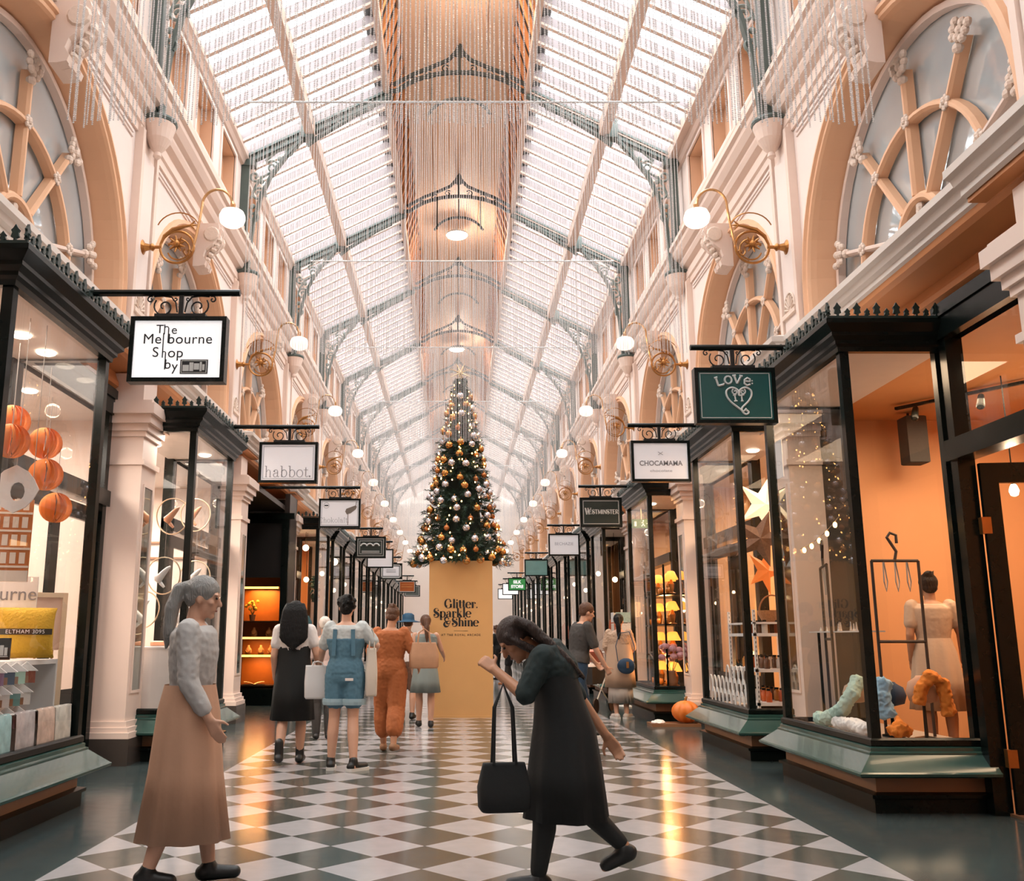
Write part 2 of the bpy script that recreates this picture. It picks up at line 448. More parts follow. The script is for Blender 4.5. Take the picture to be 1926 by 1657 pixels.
# ---- lunette windows: buff archivolt, radial bars, hub grille, grey mirroring glass
M_LGL = mat('grey_lunette_glass', '#d3dadd', 0.06, 0.45, var=0.18, scale=1.2, bump=0.06, bscale=4)
M_ORN = mat('plaster_ornament', '#e3cdbd', 0.6, var=0.12, scale=20, bump=0.2, bscale=40)
def ring_sweep(mb, r, prof, s):
    """profile (depth into the wall, radial offset) swept round the arch"""
    rings = []
    for (y, z, ny, nz) in arch_path(r):
        rings.append([(s * (XW + dx), y + ny * o, z + nz * o) for dx, o in prof])
    mb.loft(rings, caps=False, closed=False)
def make_window(s):
    mb = MB(); ring_sweep(mb, ARC_A, [(0, .14), (-.05, .13), (-.06, .08), (-.03, .06), (-.03, .02), (.0, .0), (.06, -.02), (.30, -.07), (.31, -.09)], s)
    root = mb.build('window_1', M_BUFF)
    mb = MB(); ring_sweep(mb, ARC_A, [(.31, -.08), (.25, -.09), (.25, -.15), (.33, -.16)], s); mb.build('frame', M_CREAM, root)
    mb = MB(); pts = [(q[0], q[1]) for q in arch_path(1.86, 4.4)]
    mb.add([(s * (XW + .34), y, z) for y, z in pts], [list(range(len(pts)))]); mb.build('glass', M_LGL, root, recalc=False)
    X = XW + .27
    def bar(path, w, name, m=M_BUFF):
        b = MB(); rings = []
        for i, (y, z) in enumerate(path):
            a, c = path[max(i - 1, 0)], path[min(i + 1, len(path) - 1)]
            d = Vector((c[0] - a[0], c[1] - a[1])).normalized(); n = Vector((-d.y, d.x)) * w / 2
            rings.append([(s * (X + .05), y + n.x, z + n.y), (s * (X - .03), y + n.x * .9, z + n.y * .9), (s * (X - .06), y + n.x * .4, z + n.y * .4), (s * (X - .06), y - n.x * .4, z - n.y * .4), (s * (X - .03), y - n.x * .9, z - n.y * .9), (s * (X + .05), y - n.x, z - n.y)])
        b.loft(rings); return b.build(name, m, root)
    HZ = 4.9
    bar([(-1.15, 4.42)] + [(1.15 * math.cos(R(180 - 180 * i / 24)), HZ + 1.15 * math.sin(R(180 - 180 * i / 24))) for i in range(25)] + [(1.15, 4.42)], .075, 'ring_bar')
    bar([(-.37, 4.42)] + [(.37 * math.cos(R(180 - 180 * i / 16)), HZ + .37 * math.sin(R(180 - 180 * i / 16))) for i in range(17)] + [(.37, 4.42)], .09, 'hub_bar')
    for a in (18, 54, 90, 126, 162):
        ca, sa = math.cos(R(a)), math.sin(R(a))
        bar([(.4 * ca, HZ + .4 * sa), (1.68 * ca, HZ + 1.68 * sa)], .062, 'spoke', M_CREAM if a in (18, 162) else M_BUFF)
        b = MB(); rr = random.Random(a)
        M = Matrix.Rotation(R(a) - PI / 2, 3, 'X') if s > 0 else Matrix.Rotation(R(a) - PI / 2, 3, 'X')
        for i in range(9):                                  # leafy capital where the spoke meets the arch
            t = (i % 3 - 1) * .075; h = 1.66 + (i // 3) * .06
            b.ell((s * (X - .05 - rr.random() * .03), ca * h - sa * t * (1 + i // 3 * .3), HZ + sa * h + ca * t * (1 + i // 3 * .3)), (.035, .042, .042), 7, 5)
        b.ell((s * (X - .04), ca * 1.58, HZ + sa * 1.58), (.05, .05, .05), 8, 5)
        b.build('capital', M_ORN, root)
        b = MB()
        for i in range(6): b.ell((s * (X - .06), ca * 1.15 + .045 * math.cos(i), HZ + sa * 1.15 + .045 * math.sin(i)), (.02, .03, .03), 6, 4)
        b.ell((s * (X - .07), ca * 1.15, HZ + sa * 1.15), (.025, .025, .025), 6, 4); b.build('rosette', M_ORN, root)
    b = MB()                                                # open plaster grille in the hub
    for a in (45, 90, 135): b.tube([(s * X, .3 * math.cos(R(a)) * t + .03 * math.sin(8 * t), HZ - .38 + .7 * t * math.sin(R(a))) for t in (.1, .3, .5, .7, .9, 1)], [.03, .035, .025, .04, .03, .02], 6)
    for y, z in ((-.2, 4.75), (.2, 4.75), (-.1, 4.95), (.1, 4.95), (0, 5.2), (-.22, 5.08), (.22, 5.08)): b.ell((s * X, y, z), (.03, .055, .06), 7, 5)
    b.build('hub_grille', M_ORN, root)
    return struct(root)
wn = 0
for s in (-1, 1):
    w0 = make_window(s)
    for i, P in enumerate(PIL[2:]):
        wn += 1
        o = w0 if i == 0 else dup(w0)
        o.name = 'window_%d' % wn; o.location = (0, P + BAY / 2, 0)

# ---- keystone consoles, pilaster strips, corbels, fan medallions, shop pilasters
def console(s):
    mb = MB(); mb.smooth = False
    prof = [(0, 7.22), (.34, 7.22), (.36, 7.16), (.33, 7.1), (.34, 7.02), (.27, 6.9), (.17, 6.82), (.14, 6.72), (.19, 6.64), (.17, 6.58), (.08, 6.56), (0, 6.56)]
    for (a, b, k) in ((-.17, -.11, 1), (-.11, -.05, .93), (-.05, .05, 1.05), (.05, .11, .93), (.11, .17, 1)):
        mb.prism([(o * k, z) for o, z in prof], lambda u, v, w: (s * (XW - u), w, v), a, b)
    mb.m = 1
    for i in range(5): mb.ell((s * (XW - .16 - .04 * i), 0, 6.72 + .075 * i), (.05, .08, .045), 8, 5)
    mb.lathe([(.1, 0), (.12, .02), (.1, .04)], (s * (XW - .25), -.19, 7.05), 12, 'y'); mb.lathe([(.1, 0), (.12, .02), (.1, .04)], (s * (XW - .25), .15, 7.05), 12, 'y')
    return struct(mb.build(trim_name(), [M_CREAM, M_ORN]))
def strip(s):
    mb = MB()
    mb.box(s * (XW - .06), s * (XW + .02), -.3, .3, 4.6, 7.3)
    for y in (-.3, .22): mb.box(s * (XW - .1), s * (XW - .05), y, y + .08, 4.6, 7.25)
    mb.m = 1; mb.box(s * (XW - .075), s * (XW - .05), -.2, .2, 4.7, 7.0)
    mb.m = 0
    return struct(mb.build(trim_name(), [M_CREAM, M_WALL]))
def corbel(s):
    mb = MB()
    mb.lathe([(.02, 7.0), (.05, 7.03), (.04, 7.08), (.09, 7.14), (.15, 7.24), (.18, 7.36), (.20, 7.42), (.20, 7.45), (0, 7.45)], (s * (XW - .17), 0, 0), 18)
    mb.m = 1; mb.lathe([(.0, 7.44), (.21, 7.44), (.22, 7.47), (.21, 7.5), (0, 7.5)], (s * (XW - .17), 0, 0), 18)
    return struct(mb.build(trim_name(), [M_CREAM, M_IRON]))
def fan(s):
    mb = MB(); x = XW - .06
    mb.prism([(-.16, 5.03)] + [(y, z) for y, z in arc(0, 5.08, .16, 180, 0, 14, .2)] + [(.16, 5.03)], lambda u, v, w: (s * w, u, v), x - .02, x + .01)
    for i in range(9):
        a = R(10 + 20 * i); mb.tube([(s * (x - .025), .04 * math.cos(a), 5.07 + .05 * math.sin(a)), (s * (x - .03), .14 * math.cos(a), 5.08 + .17 * math.sin(a))], [.006, .014], 6)
    mb.tube([(s * (x - .025), y, z) for y, z in arc(0, 5.08, .16, 180, 0, 14, .2)], .012, 6)
    mb.box(s * (x - .05), s * x, -.2, .2, 5.0, 5.05)
    return struct(mb.build(trim_name(), M_ORN))
def shop_pilaster(s):
    x0, x1 = XW + .1, XG + .48
    mb = MB(); mb.m = 0
    mb.box(s * x0, s * x1, -.24, .24, .42, 3.5)
    mb.sweep([(s * x0, s * -.24), (s * x1, s * -.24), (s * x1, s * .24), (s * x0, s * .24)] if s < 0 else [(x0, .24), (x1, .24), (x1, -.24), (x0, -.24)][::-1],
             [(0, 3.2), (-.02, 3.2), (-.03, 3.23), (-.02, 3.26), (0, 3.26)] if False else [(0, 3.2), (0, 3.2)])
    for (d, za, zb) in ((.03, 3.18, 3.24), (.03, 3.5, 3.56), (.06, 3.56, 3.64), (.10, 3.64, 3.74), (.14, 3.74, 3.86), (.10, 3.86, 3.9)):
        mb.box(s * x0, s * (x1 - d), -.24 - d, .24 + d, za, zb)
    mb.box(s * x0, s * (x1 + .04), -.22, .22, 3.9, 4.24)
    for (d, za, zb) in ((.07, .27, .33), (.05, .33, .38), (.025, .38, .44)):
        mb.box(s * x0, s * (x1 - d), -.24 - d, .24 + d, za, zb)
    root = struct(mb.build(trim_name(), M_CREAM))
    mb = MB(); mb.box(s * x0, s * (x1 - .08), -.32, .32, 0, .27); mb.build('plinth_block', mat('dark_plinth_stone', '#4a423d', 0.25, var=.15), root)
    mb = MB(); mb.box(s * (x1 - .004), s * (x1 + .01), -.13, .13, .75, 2.95); mb.build('mirror_panel', M_MIRR, root)
    mb = MB()
    for (a, b, za, zb) in ((-.16, -.13, .72, 2.98), (.13, .16, .72, 2.98), (-.13, .13, .72, .75), (-.13, .13, 2.95, 2.98)): mb.box(s * (x1 - .015), s * (x1 + .01), a, b, za, zb)
    mb.build('mirror_frame', M_CREAM, root)
    return root
for s in (-1, 1):
    for fn, where in ((console, [P + BAY / 2 for P in PIL[2:]]), (strip, PIL[2:]), (corbel, PIL[2:]), (fan, PIL[2:]), (shop_pilaster, PIL[2:])):
        o0 = fn(s)
        for i, y in enumerate(where):
            o = o0 if i == 0 else dup(o0)
            if i: o.name = trim_name()
            o.location = (0, y, 0)

# ---- glazed roof: bars, purlins, glass; the boarded lantern along the ridge
SL = Vector((LAN_X - XW, 0, LAN_Z - EAVE_Z)).normalized()      # up-slope direction for the right side
def slope(s, t, d=0.0):
    """point at fraction t up the slope, d below the glass"""
    x = XW + (LAN_X - XW) * t; z = EAVE_Z + .12 + (LAN_Z - EAVE_Z) * t
    n = Vector((-SL.z, 0, SL.x)); n = n if n.z < 0 else -n
    return (s * (x + n.x * d), z + n.z * d)
for s in (-1, 1):
    mb = MB(); n = int((YB - YA) / .48)
    for i in range(n + 1):
        y = YA + i * .48
        (xa, za), (xb, zb) = slope(s, 0, .06), slope(s, 1, .06)
        mb.m = 0; mb.beam((xa, y, za), (xb, y, zb), .06, .16)
        (xa, za), (xb, zb) = slope(s, 0, .15), slope(s, 1, .15); mb.m = 1; mb.beam((xa, y, za), (xb, y, zb), .075, .04)
    struct(mb.build('ceiling_glazing_bars', [M_BAR, M_PURL]))
    mb = MB(); (xa, za), (xb, zb) = slope(s, -.07), slope(s, 1.02)
    mb.add([(xa, YA, za), (xb, YA, zb), (xb, YB, zb), (xa, YB, za)], [(0, 1, 2, 3)]); struct(mb.build('ceiling_glass', M_SKYG, recalc=False))
    mb = MB(); x, z = slope(s, .46, .2); mb.beam((x, YA, z), (x, YB, z), .17, .26); struct(mb.build('ceiling_purlin', M_PURL))
    mb = MB(); x, z = slope(s, .02, .1); mb.beam((x, YA, z), (x, YB, z), .12, .2); x, z = slope(s, 1.0, .1); mb.beam((x, YA, z), (x, YB, z), .1, .2); struct(mb.build('ceiling_edge_beam', M_PURL))
mb = MB()
mb.m = 0; mb.box(-1.05, 1.05, YA, YB, 11.93, 12.0)
for x in (-.98, -.5, 0, .5, .98): mb.box(x - .03, x + .03, YA, YB, 11.9, 11.94)
for s in (-1, 1):
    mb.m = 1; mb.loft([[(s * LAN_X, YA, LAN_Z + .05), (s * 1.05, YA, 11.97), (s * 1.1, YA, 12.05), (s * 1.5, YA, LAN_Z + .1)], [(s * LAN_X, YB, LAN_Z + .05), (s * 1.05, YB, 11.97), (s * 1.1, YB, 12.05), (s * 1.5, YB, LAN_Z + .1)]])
    mb.m = 2
    for i in range(int((YB - YA) / .48) + 1):
        y = YA + i * .48; mb.beam((s * (LAN_X - .03), y, LAN_Z + .02), (s * 1.02, y, 11.95), .12, .07)
struct(mb.build('ceiling_lantern', [M_LANT, M_VOID, M_SLAT], recalc=False))

for o in list(COL.objects):
    if o.name.startswith('ceiling'): o.location.x = ROOF_DX

# ---- end walls
M_FAR = mat('far_wall_paint', '#f1e4da', 0.6, var=.03, scale=2)
mb = MB()
mb.box(-XW, -1.6, YB, YB + .3, 0, 9.7); mb.box(1.6, XW, YB, YB + .3, 0, 9.7); mb.box(-1.6, 1.6, YB, YB + .3, 3.2, 5.0)
for q in (-1, 1): mb.box(q * .9, q * 1.6, YB, YB + .3, 0, 3.2)
pts = arc(0, 5.0, 1.6, 180, 0, 20)
for i in range(20):
    (a, za), (b, zb) = pts[i], pts[i + 1]; mb.add([(a, YB, za), (b, YB, zb), (b, YB, 12), (a, YB, 12)], [(0, 1, 2, 3)])
mb.box(-XW, XW, YB + .28, YB + .3, 9.6, 12)
struct(mb.build('wall_back', M_FAR, recalc=False))
mb = MB(); mb.box(-9, 9, YB + 7, YB + 7.3, 0, 14); struct(mb.build('wall_sky_screen', mat('sky_screen', '#8a7365', .8, var=.3, scale=1)))  # unseen plane added beyond the doorway to cut sky glare on far windows
mb = MB(); mb.box(-9, 9, YA - .3, YA, 0, 12.2); struct(mb.build('wall_front', M_WALL))

# ---- ornate iron roof trusses
def make_truss():
    t = thing('roof_truss', '', 'roof truss')
    for s in (-1, 1):
        mb = MB(); mb.box(s * 3.72, s * 3.86, -.06, .06, 7.5, 9.58); mb.box(s * 3.66, s * 3.88, -.08, .08, 7.5, 7.56); mb.box(s * 3.62, s * 3.88, -.08, .08, 9.5, 9.62); mb.build('post', M_IRON, t)
        mb = MB(); (xa, za), (xb, zb) = slope(s, .0, .14), slope(s, 1.0, .14)
        mb.beam((xa, 0, za), (xb, 0, zb), .11, .04); (xa, za), (xb, zb) = slope(s, .0, .2), slope(s, 1.0, .2); mb.beam((xa, 0, za), (xb, 0, zb), .025, .12); (xa, za), (xb, zb) = slope(s, .02, .26), slope(s, 1.0, .26); mb.beam((xa, 0, za), (xb, 0, zb), .11, .04)
        mb.build('rafter', M_IRON, t)
        mb = MB(); crv = [(3.68, 7.5), (3.66, 7.9), (3.62, 8.4), (3.5, 8.95), (3.34, 9.32), (3.12, 9.66), (2.86, 9.98), (2.72, 10.1)]
        for a, b in zip(crv, crv[1:]): mb.beam((s * a[0], 0, a[1]), (s * b[0], 0, b[1]), .1, .05)
        crv = [(2.72, 9.92), (2.5, 10.1), (2.2, 10.3), (1.9, 10.5), (1.55, 10.68)]
        for a, b in zip(crv, crv[1:]): mb.beam((s * a[0], 0, a[1]), (s * b[0], 0, b[1]), .09, .045)
        mb.build('curved_brace', M_IRON, t)
        mb = MB()
        def scroll(p, r=.022): mb.tube(xz(p, 0, s), r, 6)
        scroll(spiral(3.55, 8.98, .03, .14, 0, 560, 26)); scroll(spiral(3.32, 9.5, .03, .13, 180, -330, 26))
        scroll(spiral(3.62, 8.55, .02, .09, 90, 600, 22)); scroll(spiral(3.62, 9.32, .02, .11, 270, -180, 22))
        scroll(spiral(3.02, 9.78, .02, .1, 60, 520, 22)); scroll(spiral(3.1, 9.98, .015, .06, 0, 400, 16))
        scroll([(3.68, 8.9), (3.6, 9.15), (3.5, 9.3), (3.35, 9.4)]); scroll([(3.66, 7.6), (3.68, 8.0), (3.64, 8.4), (3.68, 8.7)])
        scroll([(3.45, 9.62), (3.25, 9.8), (3.0, 9.9), (2.8, 10.02)]); scroll(spiral(3.68, 8.12, .01, .05, 0, 400, 14))
        for (x, z) in ((3.5, 9.22), (3.2, 9.66), (2.9, 9.9), (3.64, 8.75)): mb.ell((s * x, 0, z), (.05, .03, .05), 8, 5)
        mb.build('scrollwork', mat('grey_green_iron_scrolls', '#78837e', .5, var=.12), t)
        mb = MB(); x, z = slope(s, .46, .3); mb.box(s * 2.6, s * 2.82, -.1, .1, z - .1, z + .3); mb.build('purlin_cleat', M_IRON, t)
    mb = MB()                                               # ogee arch and finial inside the lantern
    def b2(p, w=.06): 
        for a, b in zip(p, p[1:]): mb.beam((a[0], 0, a[1]), (b[0], 0, b[1]), .05, w)
    b2([(-1.36, 11.0)] + arc(0, 10.62, 1.3, 150, 30, 16, .75) + [(1.36, 11.0)], .07)
    b2(arc(0, 10.3, .62, 155, 25, 10, .55), .04)
    for s in (-1, 1):
        b2([(s * 1.2, 11.12), (s * .8, 11.35), (s * .45, 11.5), (s * .2, 11.62), (s * .06, 11.78), (0, 11.95)], .06)
        mb.tube(xz(spiral(.55, 11.32, .02, .1, 0, 480, 18), 0, s), .015, 5); mb.tube(xz(spiral(.25, 11.44, .02, .08, 90, 500, 16), 0, s), .015, 5)
        mb.tube(xz(spiral(.85, 11.2, .02, .07, 90, 500, 16), 0, s), .014, 5)
    for x in (-.5, 0, .5): mb.beam((x, 0, 10.55 if x else 10.8), (x, 0, 11.3), .03, .03)
    mb.beam((0, 0, 11.35), (0, 0, 11.95), .05, .07); mb.ell((0, 0, 11.72), (.1, .04, .06), 8, 6)
    mb.build('lantern_arch', mat('lantern_iron', '#3c4341', .5, var=.15), t)
    return t
tr = make_truss()
for i, P in enumerate(PIL[3:]):
    o = tr if i == 0 else dup(tr)
    o.location = (ROOF_DX / 2, P, 0); o['label'] = 'scrolled grey-green iron roof truss with curved braces, %s of the row from the front' % ORD[i]
    o['group'] = 'iron roof trusses'

# ---- disc lamps under the lantern ceiling
mb = MB(); pl = thing('ceiling_lamp', '', 'lamp')
mb.lathe([(.02, 11.92), (.02, 11.62), (.12, 11.6), (.27, 11.54), (.28, 11.5)], (0, 0, 0), 20); mb.build('shade', mat('white_enamel', '#e8e2dc', .3), pl)
mb = MB(); mb.lathe([(.01, 11.43), (.16, 11.44), (.25, 11.47), (.275, 11.5), (.2, 11.53), (0.01, 11.54)], (0, 0, 0), 20); mb.smooth = True; mb.build('lit_disc', M_DISC, pl)
for i, y in enumerate((12.9, 22.3, 31.9, 41.5)):
    o = pl if i == 0 else dup(pl)
    o.location = (ROOF_DX, y, 0); o['group'] = 'disc lamps along the roof ridge'
    lamp('disc_lamp_light', 'POINT', (0, y, 11.36), 130, (1, .84, .7), .2)
    o['label'] = 'lit white disc lamp under the roof ridge, %s from the front' % ORD[i]

# ---- brass wall lamps: ring scroll, swan-neck pipe and opal globe
def make_lamp(s):
    t = thing('wall_lamp', '', 'wall lamp')
    mb = MB(); mb.lathe([(.10, 0), (.10, .03), (.05, .06), (.035, .12), (.05, .15), (.02, .18), (.02, .26)], (0, 0, 0), 12, 'x')
    mb.v = [(s * (3.86 - x), y, z + 5.86) for x, y, z in mb.v]
    mb.build('wall_rose', M_BRASS, t)
    mb = MB(); mb.tube(xz(arc(3.42, 5.86, .2, 0, 360, 28), 0, s), .016, 7); mb.tube(xz(arc(3.40, 5.83, .13, 20, 340, 20), 0, s), .011, 6)
    mb.build('ring', M_BRASS, t)
    mb = MB()
    for i in range(9):
        a = R(40 * i); mb.cap((s * 3.41, -.02, 5.88), (s * (3.41 + .1 * math.cos(a)), -.05, 5.88 + .1 * math.sin(a)), .028, .008, 6)
    mb.ell((s * 3.41, -.06, 5.88), (.04, .03, .04), 8, 6); mb.build('leaf_rosette', M_BRASS, t)
    mb = MB(); mb.tube(xz([(3.24, 5.8), (3.21, 5.95), (3.17, 6.2), (3.15, 6.38)] + arc(2.97, 6.4, .18, 0, 168, 14, .2), 0, s), .016, 7)
    mb.tube(xz([(2.79, 6.44), (2.78, 6.4), (2.78, 6.34)], 0, s), [.02, .035, .025], 8); mb.build('swan_neck', mat('polished_brass', '#c79a6b', .25, .7), t)
    mb = MB(); mb.tube(xz([(3.62, 5.88), (3.58, 6.0), (3.48, 6.08), (3.36, 6.12), (3.26, 6.14)], 0, s), [.012, .022, .03, .02, .012], 7)
    for a in (0, 50, -50): mb.cap((s * 3.27, 0, 6.14), (s * (3.27 - .07 * math.cos(R(a))), 0, 6.14 + .07 * math.sin(R(a))), .016, .006, 6)
    mb.tube(xz(arc(3.42, 6.06, .26, 165, 20, 12, .24), 0, s), .008, 5)
    mb.tube(xz(spiral(3.28, 5.8, .01, .06, 0, 400, 14), 0, s), .01, 5)
    mb.build('leaf_branch', M_BRASS, t)
    mb = MB(); mb.smooth = True; mb.lathe([(.03, .1), (.07, .1), (.13, .07), (.152, .02), (.155, -.02), (.14, -.07), (.10, -.105), (.05, -.12), (.01, -.123)], (s * 2.78, 0, 6.24), 20); mb.build('globe', M_GLOBE, t)
    return t
for s in (-1, 1):
    t0 = make_lamp(s)
    for i, P in enumerate(PIL[3:]):
        o = t0 if i == 0 else dup(t0)
        lamp('globe_light', 'POINT', (s * 2.78, P, 6.24), 22, (1, .72, .48), .16)
        o.location = (0, P, 0); o['group'] = 'globe lamps on the %s wall' % ('right' if s > 0 else 'left')
        o['label'] = 'brass swan-neck wall lamp with opal globe on the %s wall, %s from the front' % ('right' if s > 0 else 'left', ORD[i])

# ---- bead curtains: thousands of small clear beads strung on threads under a rail
import numpy as np
def bead_mat():
    m = bpy.data.materials.new('clear_beads'); m.use_nodes = True
    nt = m.node_tree; N = nt.nodes; Lk = nt.links; b = N['Principled BSDF']
    b.inputs['Base Color'].default_value = C('#f4efee'); b.inputs['Roughness'].default_value = .12; b.inputs['Specular IOR Level'].default_value = .8
    tl = N.new('ShaderNodeBsdfTranslucent'); tl.inputs[0].default_value = C('#f6f3f2')
    tr = N.new('ShaderNodeBsdfTransparent')
    m1 = N.new('ShaderNodeMixShader'); m1.inputs[0].default_value = .5; Lk.new(b.outputs[0], m1.inputs[1]); Lk.new(tl.outputs[0], m1.inputs[2])
    nz = N.new('ShaderNodeTexNoise'); nz.inputs['Scale'].default_value = 90
    tcn = N.new('ShaderNodeTexCoord'); Lk.new(tcn.outputs['Object'], nz.inputs['Vector'])
    rg = N.new('ShaderNodeMapRange'); rg.inputs[1].default_value = .35; rg.inputs[2].default_value = .65; rg.inputs[3].default_value = .05; rg.inputs[4].default_value = .35
    Lk.new(nz.outputs[0], rg.inputs[0])
    m2 = N.new('ShaderNodeMixShader'); Lk.new(rg.outputs[0], m2.inputs[0]); Lk.new(m1.outputs[0], m2.inputs[1]); Lk.new(tr.outputs[0], m2.inputs[2])
    Lk.new(m2.outputs[0], N['Material Output'].inputs[0])
    return m
def bead_curtain_mesh():
    rs = np.random.RandomState(3)
    nb, sp = 246, .0128
    xs = np.arange(-2.55, 2.551, .027) + rs.uniform(-.008, .008, 189)
    ys = rs.uniform(-.035, .035, 189); ln = nb - rs.randint(0, 3, 189)
    oct_ = np.array([(1, 0, 0), (0, 1, 0), (-1, 0, 0), (0, -1, 0), (0, 0, 1), (0, 0, -1)], dtype=float) * (.0076, .0076, .0062)
    fc = np.array([(0, 1, 4), (1, 2, 4), (2, 3, 4), (3, 0, 4), (1, 0, 5), (2, 1, 5), (3, 2, 5), (0, 3, 5)])
    cs = []
    for x, y, l in zip(xs, ys, ln):
        k = np.arange(l); cs.append(np.stack([np.full(l, x) + .002 * np.sin(k * .05 + x * 40), np.full(l, y), 7.62 - k * sp], 1))
    cs = np.concatenate(cs); n = len(cs)
    V = (cs[:, None, :] + oct_[None]).reshape(-1, 3); Fc = (fc[None] + (np.arange(n) * 6)[:, None, None]).reshape(-1, 3)
    me = bpy.data.meshes.new('bead_curtain')
    me.vertices.add(len(V)); me.vertices.foreach_set('co', V.ravel())
    me.loops.add(Fc.size); me.loops.foreach_set('vertex_index', Fc.ravel().astype(np.int32))
    me.polygons.add(len(Fc)); me.polygons.foreach_set('loop_start', np.arange(0, Fc.size, 3, dtype=np.int32)); me.polygons.foreach_set('loop_total', np.full(len(Fc), 3, dtype=np.int32))
    me.materials.append(bead_mat()); me.update(calc_edges=True)
    return me
bcm = bead_curtain_mesh()
M_RAIL = mat('curtain_rail_white', '#d9d9d9', .35, .2)
for i, P in enumerate(PIL[2:9]):
    o = bpy.data.objects.new('bead_curtain', bcm); COL.objects.link(o); o.location = (0, P - .18, 0)
    tag(o, 'clear bead curtain hung across the arcade, %s from the front' % ORD[i], 'bead curtain', 'bead curtains hung across the arcade', 'stuff')
    mb = MB(); mb.tube([(-2.6, 0, 7.65), (2.6, 0, 7.65)], .014, 8)
    r = mb.build('curtain_rail', M_RAIL); r.location = (0, P - .18, 0)
    tag(r, 'thin white rod carrying the %s bead curtain from the front' % ORD[i], 'curtain rail', 'rods of the bead curtains')
    mb = MB()
    for x in (-2.3, -.8, .8, 2.3):
        s = 1 if x > 0 else -1
        zt = EAVE_Z + (LAN_Z - EAVE_Z) * (XW - abs(x)) / (XW - LAN_X) - .22 if abs(x) > 1.39 else 11.2
        mb.tube([(x, 0, 7.65), (x, .16, zt)], .003, 4)
    mb.build('hanging_wire', mat('steel_wire', '#9a9a9a', .4, .6), r)
# ================================================================ lettering: a small stroke alphabet with thick stems and hairlines
def _ell(cx, cz, rx, rz, a0, a1, T, t, n=18):
    pts, ws = [], []
    for i in range(n + 1):
        a = R(a0 + (a1 - a0) * i / n); pts.append((cx + rx * math.cos(a), cz + rz * math.sin(a))); ws.append(t + (T - t) * abs(math.cos(a)) ** 1.5)
    return pts, ws
def _smooth(pts, ws, n=6):
    P_, W_ = [], []
    for i in range(len(pts) - 1):
        p0, p1, p2, p3 = pts[max(i - 1, 0)], pts[i], pts[i + 1], pts[min(i + 2, len(pts) - 1)]
        for q in range(n):
            u = q / n
            P_.append(tuple(.5 * (2 * p1[d] + (p2[d] - p0[d]) * u + (2 * p0[d] - 5 * p1[d] + 4 * p2[d] - p3[d]) * u * u + (3 * p1[d] - p0[d] - 3 * p2[d] + p3[d]) * u ** 3) for d in (0, 1)))
            W_.append(ws[i] + (ws[i + 1] - ws[i]) * u)
    return P_ + [pts[-1]], W_ + [ws[-1]]
